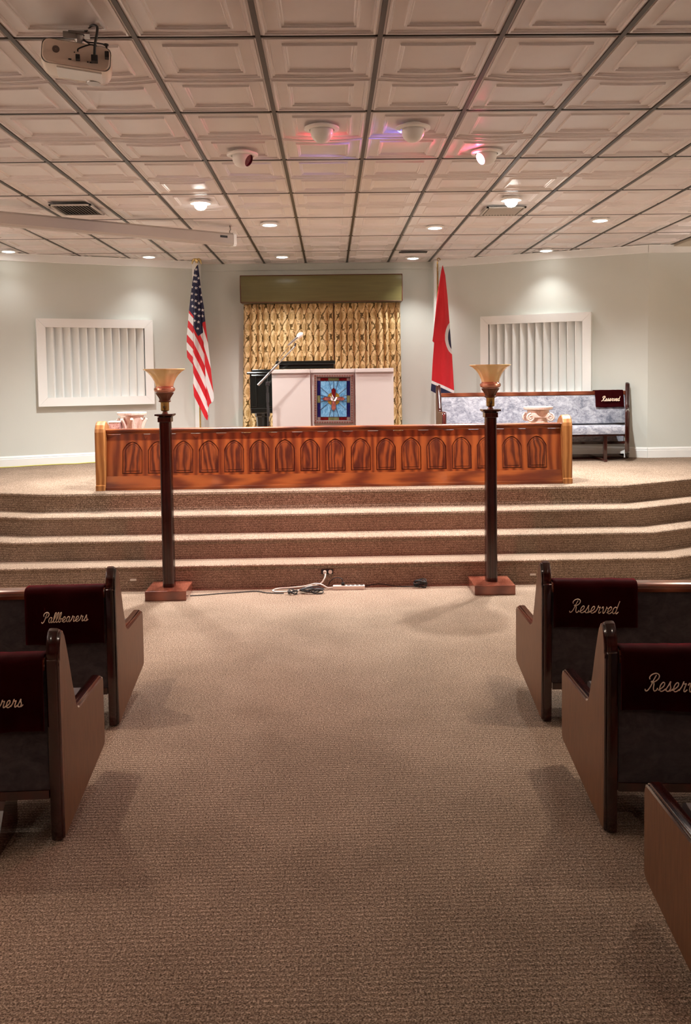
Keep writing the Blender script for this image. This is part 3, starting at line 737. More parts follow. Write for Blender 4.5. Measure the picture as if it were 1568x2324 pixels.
for ang, L_, w_, m_ in ((PI/2, 0.132, 0.024, 'g_red'), (0, 0.135, 0.021, 'g_rose'), (PI, 0.135, 0.021, 'g_rose'), (-PI/2, 0.145, 0.026, 'g_rose')):
    pl = arm(ang, L_, w_, 0); pane('cross_arm', pl, m_, -0.0215)
    b = MB(); b.tube([(u, -0.022, v) for u, v in pl+pl[:1]], 0.0022, 5); b.build('lead_outline', 'lead', t)
b = MB()
b.add([(C0[0]+u, -0.0235, C0[1]+v) for u, v in ((-0.004, -0.030), (0.022, -0.032), (0.042, 0.010), (0.036, 0.017), (0.026, 0.012), (0.014, -0.010))], [(0, 1, 2, 3, 4, 5)])
for (a1, b1, a2, b2, w_) in ((0.005, -0.003, -0.022, 0.050, 0.006), (0.002, -0.008, -0.040, 0.030, 0.005), (-0.002, -0.014, -0.044, 0.012, 0.005), (-0.004, -0.020, -0.038, -0.004, 0.005), (-0.004, -0.026, -0.034, -0.018, 0.005)):
    dx, dz = a2-a1, b2-b1; L_ = math.hypot(dx, dz); nx, nz_ = -dz/L_*w_, dx/L_*w_
    b.add([(C0[0]+a1, -0.0235, C0[1]+b1), (C0[0]+(a1+a2)/2+nx, -0.0235, C0[1]+(b1+b2)/2+nz_), (C0[0]+a2, -0.0235, C0[1]+b2), (C0[0]+(a1+a2)/2-nx*0.4, -0.0235, C0[1]+(b1+b2)/2-nz_*0.4)], [(0, 1, 2, 3)])
o = b.build('dove', 'dove', t); sm = o.modifiers.new('thick', 'SOLIDIFY'); sm.thickness = 0.002

# ------------------------------------------------------------------ black piano
t = thing('piano', 'glossy black piano half hidden behind the white pulpit', 'piano', (-1.03, 10.75, HS))
# case: flat side towards the nave
b = MB(); b.box(0.035, 0, 0.735, 1.35, 0.62, 1.195, 0.008); b.build('case', 'black', t)
b = MB(); b.box(0.0, -0.03, 1.185, 0.32, 0.66, 1.212, 0.006); b.build('key_slip', 'black', t)
b = MB(); b.box(0.045, -0.012, 0.70, 0.34, 0.64, 0.765, 0.006); b.build('key_bed', 'black', t)
b = MB(); b.box(0.055, -0.014, 0.78, 0.115, 0.0, 1.16, 0.004); b.box(0.235, -0.014, 0.78, 0.30, 0.0, 1.16, 0.004); b.box(0.055, -0.018, 1.155, 0.30, 0.0, 1.178, 0.004); b.build('case_moulding', 'black', t)
b = MB(); b.box(0.06, 0.05, 1.205, 0.40, 0.45, 1.245, 0.005); b.build('fallboard', 'black', t)
b = MB(); b.box(0.40, 0.02, 1.245, 1.08, 0.60, 1.31, 0.006); b.box(0.36, 0.0, 1.30, 1.10, 0.63, 1.345, 0.006); b.build('lid', 'black', t)
b = MB(); 
for x in (0.175, 1.15):
    b = MB(); b.lathe([(0.095, 0.70), (0.095, 0.665), (0.082, 0.65), (0.078, 0.60), (0.05, 0.10), (0.06, 0.08), (0.06, 0.05), (0.03, 0.045), (0.03, 0.0)], 8, x, 0.12); b.build('leg', 'black', t)
b = MB(); b.lathe([(0.095, 0.735), (0.082, 0.65), (0.05, 0.10), (0.06, 0.08), (0.06, 0.05), (0.03, 0.045), (0.03, 0.0)], 8, 0.7, 0.52); b.build('leg', 'black', t)

# ------------------------------------------------------------------ microphone on boom stand
t = thing('microphone_stand', 'black boom stand holding a microphone in front of the curtain', 'microphone stand', (-0.715, 9.9, HS))
b = MB(); b.tube([(0, 0, 0.02), (0, 0, 1.06)], 0.0115, 12); b.build('pole', 'blackm', t, True)
b = MB(); b.tube([(0, 0, 0.86), (0, 0, 0.97)], 0.016, 12); b.build('height_clutch', 'blackm', t, True)
for k in range(3):
    a = 2*PI*k/3+0.5; b = MB(); b.tube([(0, 0, 0.09), (0.26*math.cos(a), 0.26*math.sin(a), 0.012)], 0.009, 8); b.build('tripod_leg', 'blackm', t, True)
b = MB(); b.box(-0.020, -0.022, 1.045, 0.020, 0.022, 1.095, 0.006); b.tube([(0.0, -0.045, 1.07), (0.0, -0.02, 1.07)], 0.013, 10); b.build('boom_joint', 'blackm', t)
p0 = Vector((-0.105, -0.03, 1.062-0.005)); p1 = Vector((0.327, -0.03, 1.500))
dv = (p1-p0).normalized()
b = MB(); b.tube([p0+dv*0.05, p0+dv*0.32], 0.0125, 12); b.build('boom_sleeve', 'steel', t, True)
b = MB(); b.tube([p0, p0+dv*0.06], 0.015, 12); b.build('counterweight', 'steel', t, True)
b = MB(); b.tube([p0+dv*0.30, p1], 0.0085, 10); b.build('boom_arm', 'chrome', t, True)
b = MB(); b.tube([p1-dv*0.01, p1+Vector((0.005, 0, 0.03))], 0.011, 10); b.build('mic_clip', 'blackm', t, True)
t2 = thing('microphone', 'silver headed microphone clipped at the tip of the boom', 'microphone', tuple(Vector((-0.715, 9.9, HS))+p1+Vector((-0.085, -0.002, 0.004))))
md = Vector((0.78, 0, 0.64)).normalized()
b = MB(); b.tube([(0, 0, 0), md*0.05, md*0.15], [0.010, 0.012, 0.017], 14); b.build('handle', 'chrome', t2, True)
b = MB(); b.tube([md*0.145, md*0.155, md*0.175, md*0.195, md*0.212, md*0.222], [0.018, 0.025, 0.0275, 0.026, 0.018, 0.004], 16); b.build('grille_ball', 'whitegloss', t2, True)
b = MB(); b.tube(crom([tuple(p1+Vector((-0.075, -0.01, -0.018))), (0.16, -0.05, 1.38), (0.02, -0.055, 1.18), (0.005, -0.04, 1.0), (0.022, -0.03, 0.7), (0.03, -0.03, 0.50), (0.06, -0.04, 0.40), (0.065, -0.03, 0.2), (0.12, -0.02, 0.01)], 8), 0.0035, 6); b.build('cable', 'rubber', t, True)

# ------------------------------------------------------------------ pews
def pew_outline(Hh, arm_z, D):
    """side profile (y forward, z up), counter-clockwise"""
    k = Hh/0.895
    pts = [(0.004, 0.006), (0.05, 0.0), (0.09, 0.012), (D-0.03, 0.118), (D-0.004, 0.135), (D, 0.16), (D, arm_z-0.035), (D-0.012, arm_z-0.010), (D-0.035, arm_z)]
    pts += [(0.285, arm_z), (0.258, arm_z+0.006), (0.238, arm_z+0.025), (0.226, arm_z+0.055)]
    pts += [(0.190, arm_z+(Hh-arm_z)*0.34), (0.150, arm_z+(Hh-arm_z)*0.62), (0.118, Hh-0.075), (0.098, Hh-0.032), (0.078, Hh-0.010), (0.055, Hh), (0.036, Hh-0.006), (0.020, Hh-0.028), (0.006, Hh-0.066), (0.001, Hh-0.105), (0.001, Hh-0.116), (-0.006, Hh-0.120), (-0.006, Hh-0.15), (-0.004, 0.30), (0.0, 0.012)]
    return pts
def end_panel(name, outline, th, face_m, edge_m, parent, sgn=1, rot=0.0, loc=(0, 0, 0)):
    """a moulded pew end: outer face at x=0 (towards -sgn), thickness along +sgn x"""
    secs = [(0.0, 0.016), (0.0035, 0.0085), (0.010, 0.0085), (0.0125, 0.004), (0.020, 0.0005), (th-0.012, 0.0), (th-0.004, 0.002), (th, 0.008)]
    rs = []
    for x, d in secs:
        rs.append([(sgn*x, u, v) for u, v in offset_poly(outline, d)])
    b = MB(); b.cur = 1; n = len(outline)
    b.rings(rs, True, False, False)
    b.cur = 0; b.add(rs[0], [tuple(range(n))]); b.cur = 1; b.add(rs[-1], [tuple(range(n))])
    o = b.build(name, [face_m, edge_m], parent, loc=loc)
    for p in o.data.polygons: p.use_smooth = True
    o.data.set_sharp_from_angle(angle=math.radians(32))
    o.rotation_euler = (0, 0, rot); return o
def pew(name, label, loc, rz, sgn, L, Hh, arm_z, D, end_rot, group, fabric, light=False, both_feet=True):
    t = thing(name, label, 'pew', loc, rz, group)
    out = pew_outline(Hh, arm_z, D); k = Hh/0.895; th = 0.056
    end_panel('end_panel', out, th, 'laminate', 'cherry', t, sgn, end_rot)
    o = end_panel('end_panel', out, th, 'laminate', 'cherry', t, -sgn, 0); o.location = (sgn*L, 0, 0)
    x0, x1 = sgn*(th+0.001), sgn*(L-th-0.001)
    rz_ = Hh-0.11
    b = MB(); prof = [(-0.004, rz_-0.05), (0.016, rz_-0.055), (0.016, rz_-0.048), (0.07, rz_-0.048), (0.075, rz_-0.005), (0.07, rz_), (0.008, rz_), (-0.004, rz_-0.006), (-0.008, rz_-0.016), (-0.004, rz_-0.024), (-0.008, rz_-0.032)]
    b.extrude(prof, 'x', x0, x1); b.build('top_rail', 'cherry_rail', t)
    seat_z = arm_z*0.92 if not light else 0.46
    # back: cushion front and upholstered rear, leaning slightly
    b = MB(); zb = 0.225
    rear = [(0.006, zb), (0.006, rz_-0.050), (0.022, rz_-0.050), (0.022, zb)]
    b.extrude(rear, 'x', x0+(0.03 if light else 0), x1); b.build('rear_upholstery', fabric, t)
    b = MB(); fr = [(0.024, seat_z-0.02), (0.125, seat_z+0.02), (0.130, seat_z+0.10), (0.098, rz_-0.09), (0.076, rz_-0.056), (0.024, rz_-0.052)]
    b.extrude(fr, 'x', x0+(0.04 if light else 0), x1); b.build('back_cushion', fabric, t, True, autos=50)
    b = MB(); b.extrude([(0.0, 0.188), (0.03, 0.188), (0.03, zb-0.001), (0.0, zb-0.001)], 'x', x0, x1); b.build('bottom_rail', 'cherry', t)
    sd = D-0.09 if not light else D-0.06
    b = MB(); b.extrude([(0.13, seat_z-0.06), (0.10, seat_z-0.005), (sd-0.04, seat_z+0.012), (sd-0.008, seat_z-0.004), (sd, seat_z-0.03), (sd-0.015, seat_z-0.07 if not light else seat_z-0.10), (sd-0.05, seat_z-0.10 if light else seat_z-0.075)], 'x', x0+(0.185 if light else 0), x1); b.build('seat_cushion', fabric, t, True, autos=45)
    b = MB(); zt_ = seat_z-0.105 if light else seat_z-0.08; b.extrude([(0.035, zt_-0.02), (sd-0.03, zt_-0.02), (sd-0.03, zt_-0.002), (0.035, zt_-0.002)], 'x', x0+(0.19 if light else 0), x1); b.build('seat_board', 'cherry', t)
    return t, seat_z, sd, rz_
HN, AN, DN = 0.895, 0.487, 0.685
SP = 1.185
pews = {}
for side, sgn, base, rz, er in (('R', 1, [(1.150, 4.68), (1.123, 3.50), (1.098, 2.31)], -0.075, 0.075), ('L', -1, [(-1.203, 4.735), (-1.140, 3.54)], 0.035, -0.035)):
    for i, (x, y) in enumerate(base):
        lab = {('R', 0): 'foremost right pew, dark cherry with a burgundy cover on its aisle end', ('R', 1): 'second right pew behind the front one, cropped burgundy cover on its back',
               ('R', 2): 'nearest right pew, only its armrest end panel in the picture', ('L', 0): 'foremost left pew, its cover embroidered with a full word',
               ('L', 1): 'second left pew nearest the camera, cover lettering cut off by the frame'}[(side, i)]
        pews[side+str(i)] = pew('pew', lab, (x, y, 0), rz, sgn, 3.2, HN, AN, DN, er, 'cherry pews beside the aisle', 'suede')
        t = pews[side+str(i)][0]
        if (side, i) != ('R', 2):
            for s_ in (0.235, 1.6):
                b = MB(); b.extrude([(-0.10, 0.0), (0.11, 0.0), (0.14, 0.03), (0.14, 0.185), (0.035, 0.187), (-0.002, 0.187), (-0.03, 0.16), (-0.12, 0.03)], 'x', sgn*s_, sgn*(s_+0.03)); b.build('support_foot', 'cherry', t)
# stage pew faces the nave: local frame turned by pi
SPW = pew('stage_pew', 'blue grey velvet pew on the stage below the right wall grille', (4.035, 11.575, HS), PI, 1, 2.62, 1.015, 0.675, 0.66, -0.335, None, 'suede_lit', True)
t = SPW[0]
for s_ in (0.50, 2.1):
    b = MB(); b.box(s_-0.022, 0.50, 0.0, s_+0.022, 0.545, 0.345, 0.004); b.build('leg', 'cherry', t)
b = MB(); b.box(0.10, 0.04, 0.0, 2.3, 0.075, 0.06, 0.003); b.box(0.48, 0.08, 0.0, 0.52, 0.56, 0.03); b.build('floor_runner', 'cherry', t)

# ------------------------------------------------------------------ embroidered covers
LET = {
 'e': ([[(0, .1), (.3, .32), (.56, .62), (.55, .95), (.36, 1.02), (.16, .72), (.13, .3), (.3, 0), (.58, .04), (.82, .28)]], .80),
 'r': ([[(0, .1), (.22, .6), (.32, 1.15), (.34, .95), (.50, .88), (.66, .92), (.60, .5), (.58, .12), (.72, 0), (.95, .25)]], .92),
 's': ([[(0, .1), (.25, .6), (.42, 1.15), (.46, .8), (.60, .4), (.50, .05), (.28, 0), (.12, .12), (.2, .2)], [(.50, .04), (.66, .06), (.88, .30)]], .84),
 'v': ([[(0, .75), (.12, 1.0), (.24, .85), (.28, .3), (.42, 0), (.62, .25), (.72, .8), (.70, 1.02), (.78, .82), (.98, .80)]], .92),
 'd': ([[(.62, .85), (.38, 1.02), (.12, .72), (.12, .22), (.32, 0), (.54, .2), (.66, .7), (.80, 1.95)], [(.80, 1.95), (.66, .9), (.62, .2), (.76, 0), (1.0, .3)]], 1.0),
 'a': ([[(.62, .85), (.38, 1.02), (.12, .72), (.12, .22), (.32, 0), (.52, .2), (.66, .98), (.62, .2), (.76, 0), (.95, .28)]], .92),
 'l': ([[(0, .1), (.25, .6), (.48, 1.4), (.46, 1.9), (.30, 1.8), (.2, 1.2), (.15, .35), (.28, 0), (.55, .2)]], .52),
 'b': ([[(0, .1), (.25, .65), (.48, 1.45), (.44, 1.9), (.28, 1.75), (.18, 1.1), (.14, .3), (.32, 0), (.54, .25), (.52, .75), (.62, .62), (.85, .7)]], .80),
 'R': ([[(.05, 1.35), (-.02, 1.6), (.18, 1.9), (.62, 2.05), (1.02, 1.85), (1.05, 1.45), (.72, 1.1), (.36, 1.0), (.30, 1.1), (.50, 1.06), (.66, .8), (.72, .3), (.88, 0), (1.12, .1), (1.2, .35)], [(.70, 1.85), (.52, 1.25), (.34, .5), (.10, .05), (-.12, 0), (-.22, .2)]], 1.32),
 'P': ([[(.12, 1.25), (.04, 1.55), (.24, 1.9), (.66, 2.05), (1.02, 1.80), (1.0, 1.35), (.70, 1.02), (.42, 1.0)], [(.66, 1.85), (.50, 1.25), (.34, .5), (.12, .05), (-.10, 0), (-.2, .2)]], 1.10)}
def lettering(word, W, parent, loc, r, rot, sx=1.0):
    b = MB(); x = 0.2; strokes = []
    for ch in word:
        ss, adv = LET[ch]
        for s in ss: strokes.append([(x+p[0]+0.22*p[1], p[1]) for p in s])
        x += adv
    xs = [p[0] for s in strokes for p in s]; x0, x1 = min(xs), max(xs); k = W/(x1-x0)
    for s in strokes:
        pts = [((p[0]-x0)*k, p[1]*k*sx) for p in s]
        b.tube([(q.x, 0, q.y) for q in crom([(a, c) for a, c in pts], 7)], r, 5)
    o = b.build('lettering', 'thread', parent, True); o.location = loc; o.rotation_euler = rot; return o
def drape(name, label, pewloc, rz, x0, x1, rz_, drop_b, drop_f, word, tx, tz, TW, front=False, sxx=1.0, trot=0.0, group='velvet pew covers'):
    """cloth over the top rail; x in pew-local metres"""
    t = thing(name, label, 'pew cover', pewloc, rz, group)
    g = 0.004; z = rz_
    # path in (y,z) from rear hem over the rail to front hem
    path = [(-0.022, z-drop_b), (-0.021, z-drop_b*0.5), (-0.018, z-0.06), (-0.019, z-0.022), (-0.014, z-0.004), (-0.004, z+0.007), (0.02, z+0.010), (0.06, z+0.010), (0.082, z+0.004), (0.088, z-0.015), (0.094, z-0.05), (0.112, z-0.10), (0.125, z-min(drop_f, 0.20))]
    if drop_f > 0.2: path.append((0.142, z-drop_f))
    n = 26; rows = []
    for q, (y, zz) in enumerate(path):
        row = []
        for i in range(n+1):
            f = i/n; x = x0+(x1-x0)*f
            wob = 0.0022*math.sin(f*9+q*0.7) + 0.0015*math.sin(f*23+1)
            hem = (0.003*math.sin(f*7)) if q in (0, len(path)-1) else 0
            row.append((x, y + (wob if y < 0 else -wob), zz+hem+abs(wob)*0.6))
        rows.append(row)
    b = MB(); b.rings(rows, False, False, False)
    o = b.build('cloth', 'velvet', t, True, autos=80); sm = o.modifiers.new('thick', 'SOLIDIFY'); sm.thickness = 0.004; sm.offset = 0
    if not front: lettering(word, TW, t, (tx, -0.0285, tz), 0.0024, (0, trot, 0), sxx)
    else: 
        o = lettering(word, TW, t, (tx, 0.152, tz), 0.0036, (0.05, 0, PI), sxx)
    return t
rzN = HN-0.11
drape('reserved_cover', 'burgundy cover reading Reserved in full on the front right pew', (1.150, 4.68, 0), -0.075, 0.062, 0.512, rzN, 0.243, 0.16, 'Reserved', 0.145, 0.630, 0.268, sxx=1.05, trot=0.035)
drape('reserved_cover', 'burgundy cover on second right pew, lettering cut by the frame', (1.123, 3.50, 0), -0.075, 0.062, 0.512, rzN, 0.243, 0.16, 'Reserved', 0.155, 0.628, 0.268, sxx=1.05, trot=0.02)
drape('pallbearers_cover', 'burgundy cover reading Pallbearers on the front left pew', (-1.203, 4.735, 0), 0.035, -0.062, -0.485, rzN, 0.30, 0.16, 'Pallbearers', -0.395, 0.607, 0.252, sxx=1.05, trot=-0.03)
drape('pallbearers_cover', 'burgundy cover on second left pew, only ers in view', (-1.140, 3.54, 0), 0.035, -0.062, -0.485, rzN, 0.30, 0.16, 'Pallbearers', -0.393, 0.590, 0.252, sxx=1.05, trot=-0.02)
drape('reserved_cover', 'small burgundy cover reading Reserved on the stage pew', (4.035, 11.575, HS), PI, 0.118, 0.50, 1.015-0.11, 0.15, 0.215, 'Reserved', 0.43, 0.772, 0.25, front=True)

# ------------------------------------------------------------------ oak rail with arched panels
RX0, RX1, RY = -2.425, 2.505, 8.885
t = thing('oak_rail', 'long honey oak pew front with a row of pointed arch panels', 'pew front', (0, RY, HS))
Hr = 0.63
def oak_end(x, sgn):
    out = [(0.0, 0.0), (0.36, 0.0), (0.36, 0.05), (0.34, 0.06), (0.335, 0.40), (0.30, 0.56), (0.25, 0.63), (0.20, 0.675), (0.15, 0.70), (0.11, 0.712), (0.075, 0.705), (0.04, 0.675), (0.015, 0.635), (0.006, 0.60), (0.004, 0.06), (-0.014, 0.052), (-0.014, 0.0)]
    out = [(u, v) for u, v in out]
    secs = [(0.0, 0.008), (0.005, 0.002), (0.012, 0.0), (0.088, 0.0), (0.095, 0.002), (0.10, 0.008)]
    b = MB(); rs = [[(x+sgn*s, u, v) for u, v in offset_poly(out, d)] for s, d in secs]; b.rings(rs); return b.build('end_post', 'oak_end', t)
oak_end(RX0, 1); oak_end(RX1, -1)
ex0, ex1 = RX0+0.101, RX1-0.101
TL = 0.085/Hr     # the panel wall leans back
def ly(z): return 0.028+z*TL
nA = 17; cx0 = -2.058; dx = (2.151+2.058)/16
zb0, zt0 = 0.165, 0.498; hw = 0.103
def arch(hw_, zb_, zsp, zap, n=6):
    pts = [(-hw_, zb_), (hw_, zb_), (hw_, zsp)]
    for k in range(1, n+1):
        f = 1-(1-k/n)**1.35; pts.append((hw_*(1-f), zsp+(zap-zsp)*(0.70*(1-(1-f)**2.8)+0.30*f)))
    L_ = [(-u, v) for u, v in pts[2:-1]][::-1]
    return pts + L_
frame_b = MB(); xs_e = [ex0] + [cx0+dx*(i+0.5) for i in range(nA-1)] + [ex1]
for i in range(nA):
    c = cx0+dx*i; xa, xb = xs_e[i], xs_e[i+1]
    ar = arch(hw, zb0, 0.405, zt0); n = len(ar)
    outer = []
    for u, v in ar:          # matching boundary points on the bay rectangle
        if v <= zb0+1e-6: outer.append((xa if u < 0 else xb, zb0-0.022))
        elif v <= 0.4051 : outer.append((xa if u < 0 else xb, 0.41 if True else v))
        else:
            f = (v-0.405)/(zt0-0.405)
            if abs(u) < 1e-6: outer.append((c, 0.575))
            else: outer.append(((xa if u < 0 else xb)*(1-0) if f < 0.6 else c+(u/hw)*(xb-xa)/2*1.0, 0.575 if f >= 0.6 else 0.41+0.165*f/0.6))
    vo = [(x, ly(z), z) for x, z in outer]; vi = [(c+u, ly(v), v) for u, v in ar]; vd = [(c+u, ly(v)+0.010, v) for u, v in ar]
    fs = [(k, (k+1) % n, n+(k+1) % n, n+k) for k in range(n)] + [(n+k, n+(k+1) % n, 2*n+(k+1) % n, 2*n+k) for k in range(n)]
    frame_b.add(vo+vi+vd, fs)
o = frame_b.build('panel_frame', 'oak', t)
b = MB(); b.extrude([(ly(0.02)+0.014, 0.02), (ly(0.57)+0.014, 0.57), (ly(0.57)+0.03, 0.57), (ly(0.02)+0.03, 0.02)], 'x', ex0, ex1); b.build('back_board', 'oak_h', t)
ap = None
for i in range(nA):
    c = cx0+dx*i
    if ap is None:
        b = MB(); ringsA = []
        for d, yy, in ((0.002, 0.010), (0.006, 0.010), (0.009, 0.004), (0.024, 0.004), (0.027, 0.008), (0.031, 0.002)):
            pl = offset_poly(arch(hw, zb0, 0.405, zt0), d); ringsA.append([(u, ly(v)+yy, v) for u, v in pl])
        for q in range(5):
            b.cur = 1 if q in (0, 3) else 0; n = len(ringsA[0])
            b.add(ringsA[q]+ringsA[q+1], [(k, (k+1) % n, n+(k+1) % n, n+k) for k in range(n)])
        b.cur = 0; b.add(ringsA[-1], [tuple(range(n))])
        ap = b.build('arch_panel', ['oak_panel', 'groove'], t, loc=(c, 0, 0)); apm = ap.data
    else: link('arch_panel', apm, t, (c, 0, 0))
b = MB(); b.box(ex0, 0.0, 0.0, ex1, 0.05, 0.032, 0.004); b.extrude([(0.018, 0.033), (ly(0.14)-0.006, 0.143), (ly(0.14)+0.014, 0.143), (0.05, 0.033)], 'x', ex0, ex1); b.build('base_board', 'oak_h', t)
b = MB(); b.extrude([(ly(0.575)-0.004, 0.575), (ly(0.575)-0.006, 0.583), (ly(0.575)-0.022, 0.592), (ly(0.575)-0.022, 0.603), (ly(0.575)-0.036, 0.607), (ly(0.575)-0.040, 0.622), (ly(0.575)-0.034, 0.630), (ly(0.575)+0.05, 0.630), (ly(0.575)+0.05, 0.575)], 'x', ex0-0.0005, ex1+0.0005); b.build('top_rail', 'oak_h', t)

# ------------------------------------------------------------------ torchiere lamps
def torchiere(x, y, label):
    t = thing('torchiere', label, 'floor lamp', (x, y, 0))
    b = MB(); b.box(-0.18, -0.19, 0.0, 0.18, 0.19, 0.085, 0.006); b.build('base', 'lamp_base', t)
    # fluted square post, slightly tapered
    def sq(h, z):
        pts = []
        for a0 in range(4):
            for u, d in ((-0.80, 0), (-0.62, 0.0), (-0.60, 0.06), (-0.36, 0.06), (-0.34, 0), (-0.13, 0), (-0.11, 0.06), (0.11, 0.06), (0.13, 0), (0.34, 0), (0.36, 0.06), (0.60, 0.06), (0.62, 0), (0.80, 0)):
                ang = a0*PI/2; X, Y_ = (1-d)*h, u*h
                pts.append((X*math.cos(ang)-Y_*math.sin(ang), X*math.sin(ang)+Y_*math.cos(ang), z))
        return pts
    b = MB(); b.rings([sq(0.050, 0.086), sq(0.047, 1.555)]); b.build('post', 'mahogany', t)
    b = MB(); b.box(-0.058, -0.058, 1.556, 0.058, 0.058, 1.60, 0.004); b.lathe([(0.062, 1.60), (0.075, 1.607), (0.088, 1.613)], 4); b.box(-0.080, -0.080, 1.612, 0.080, 0.080, 1.628, 0.004); b.build('capital', 'mahogany', t)
    b = MB(); b.lathe([(0.030, 1.629), (0.022, 1.64), (0.020, 1.652)], 20); b.build('neck', 'bronze', t, True)
    b = MB(); b.lathe([(0.030, 1.652), (0.037, 1.66), (0.037, 1.725), (0.040, 1.73)], 24); b.build('socket', 'brass', t, True)
    b = MB(); b.tube([(0.0, -0.036, 1.69), (0.0, -0.046, 1.69)], 0.008, 10); b.build('switch_knob', 'blackm', t, True)
    b = MB(); b.lathe([(0.042, 1.731), (0.054, 1.736), (0.054, 1.742), (0.046, 1.75), (0.048, 1.765), (0.060, 1.785), (0.078, 1.808), (0.080, 1.815), (0.06, 1.816)], 24, lobes=12, amp=[0, 0, 0, 0.03, 0.06, 0.07, 0.03, 0, 0]); b.build('carved_cup', 'bronze', t, True)
    b = MB(); b.lathe([(0.068, 1.817), (0.086, 1.826), (0.094, 1.840), (0.092, 1.855), (0.080, 1.864), (0.078, 1.872), (0.074, 1.873)], 32, cap=False); b.build('glass_collar', 'copper', t, True)
    prof = [(0.078, 1.872), (0.080, 1.890), (0.088, 1.915), (0.102, 1.945), (0.122, 1.973), (0.150, 1.998), (0.176, 2.014), (0.183, 2.019), (0.180, 2.024), (0.150, 2.006), (0.118, 1.978), (0.096, 1.945), (0.080, 1.905), (0.070, 1.875)]
    am = [0.0, 0.02, 0.03, 0.04, 0.04, 0.03, 0.02, 0.02, 0.02, 0.03, 0.04, 0.04, 0.02, 0]
    b = MB(); b.lathe(prof, 80, lobes=10, amp=am, cap=False); b.build('glass_shade', 'amber', t, True)
    return t
torchiere(-1.462, 7.665, 'tall torchiere with amber glass bowl in front of the left steps')
torchiere(1.425, 7.665, 'tall torchiere with amber glass bowl in front of the right steps')

# ------------------------------------------------------------------ column pedestals behind the rail
def pedestal(x, y, label, volutes):
    t = thing('column_pedestal', label, 'pedestal', (x, y, HS), 0, None)
    b = MB(); b.box(-0.13, -0.13, 0, 0.13, 0.13, 0.04, 0.005); b.lathe([(0.125, 0.04), (0.125, 0.06), (0.105, 0.075)], 24); b.build('plinth', 'plaster', t)
    b = MB(); b.lathe([(0.10, 0.075), (0.095, 0.59)], 48, lobes=12, amp=[0.04, 0.04]); b.build('fluted_shaft', 'plaster', t, True)
    if volutes:
        b = MB(); b.lathe([(0.098, 0.59), (0.105, 0.60), (0.105, 0.615), (0.10, 0.62), (0.12, 0.70), (0.12, 0.745)], 28); b.build('capital', 'plaster', t, True)
        for sx in (-1, 1):
            for sy in (-1, 1):
                pts = []
                for k in range(26):
                    a = k*0.42; r = 0.046*(1-k/30); pts.append((sx*0.105+sx*r*math.sin(a), sy*0.105, 0.665+r*math.cos(a)))
                b = MB(); b.tube(pts, 0.012, 6); b.build('volute', 'plaster', t, True)
        b = MB(); b.box(-0.095, -0.115, 0.66, 0.095, 0.115, 0.715, 0.01); b.build('scroll_band', 'plaster', t)
    else:
        b = MB(); b.lathe([(0.098, 0.575), (0.108, 0.582), (0.108, 0.60), (0.10, 0.607), (0.105, 0.66), (0.125, 0.73), (0.13, 0.75)], 28); b.build('capital', 'plaster', t, True)
        for k in range(8):
            a = 2*PI*k/8+0.2; ca, sa = math.cos(a), math.sin(a)
            b = MB(); b.tube([(0.104*ca, 0.104*sa, 0.61), (0.122*ca, 0.122*sa, 0.67), (0.150*ca, 0.150*sa, 0.715), (0.160*ca, 0.160*sa, 0.700)], [0.022, 0.026, 0.018, 0.010], 7); b.build('acanthus_leaf', 'plaster', t, True)
    b = MB(); b.lathe([(0.14, 0.748), (0.152, 0.757), (0.155, 0.778), (0.150, 0.784)], 32, lobes=4, amp=[0.05]*4); b.build('abacus', 'plaster', t)
pedestal(-2.175, 9.5, 'cast stone pedestal with leafy capital behind the rail left end', False)
pedestal(2.295, 9.5, 'cast stone pedestal with scrolled capital behind the rail right end', True)
t = thing('marble_pedestal', 'small square rose marble pedestal beside the leafy pedestal', 'pedestal', (-2.325, 9.36, HS))
b = MB(); b.box(-0.055, -0.055, 0.0, 0.055, 0.055, 0.68, 0.003); b.build('shaft', 'marble', t)
b = MB(); b.box(-0.060, -0.060, 0.68, 0.060, 0.060, 0.694, 0.003); b.build('top_slab', 'whitegloss', t)

# ------------------------------------------------------------------ flags
S1 = 12.2/1960.0
def star_sd(x, y, cx, cy, r):
    dx, dy = x-cx, y-cy; d = math.hypot(dx, dy)
    if d > r*1.05: return False
    a = (math.atan2(dx, -dy)) % (2*PI/5); a = min(a, 2*PI/5-a)
    # edge from tip (angle 0, r) to inner vertex (angle pi/5, 0.4r)
    x1, y1 = r, 0.0; x2, y2 = 0.42*r*math.cos(PI/5), 0.42*r*math.sin(PI/5); px, py = d*math.cos(a), d*math.sin(a)
    return (x2-x1)*(py-y1)-(y2-y1)*(px-x1) > 0
WHT, RED, NAV = (0.80, 0.78, 0.78), (0.60, 0.012, 0.022), (0.012, 0.014, 0.055)
stars = [(355, 565), (295, 712), (345, 725), (415, 790), (300, 875), (348, 885), (238, 1020), (345, 1050), (447, 1015), (233, 1192), (343, 1218), (482, 1235), (237, 1355), (335, 1385), (410, 1440), (472, 1400), (247, 1520), (322, 1552), (412, 1605), (508, 1625), (312, 1718), (400, 1770), (500, 1780), (300, 1900), (388, 1930), (367, 2100)]
stars = [((20+x/11.625)*5.282, (y/11.625)*5.282) for x, y in stars]
usL = [(200, 284), (260, 245), (400, 220), (560, 195), (735, 170), (850, 155), (1030, 134), (1130, 128), (1210, 128), (1290, 132), (1340, 170), (1380, 207), (1520, 212), (1620, 205), (1750, 214), (1830, 250), (1900, 282), (1990, 316), (2045, 355)]
usR = [(200, 289), (280, 300), (400, 312), (560, 330), (700, 350), (870, 363), (1000, 375), (1150, 389), (1280, 400), (1400, 411), (1500, 417), (1650, 430), (1780, 440), (1820, 432), (1860, 390), (1905, 378), (1990, 370), (2045, 362)]
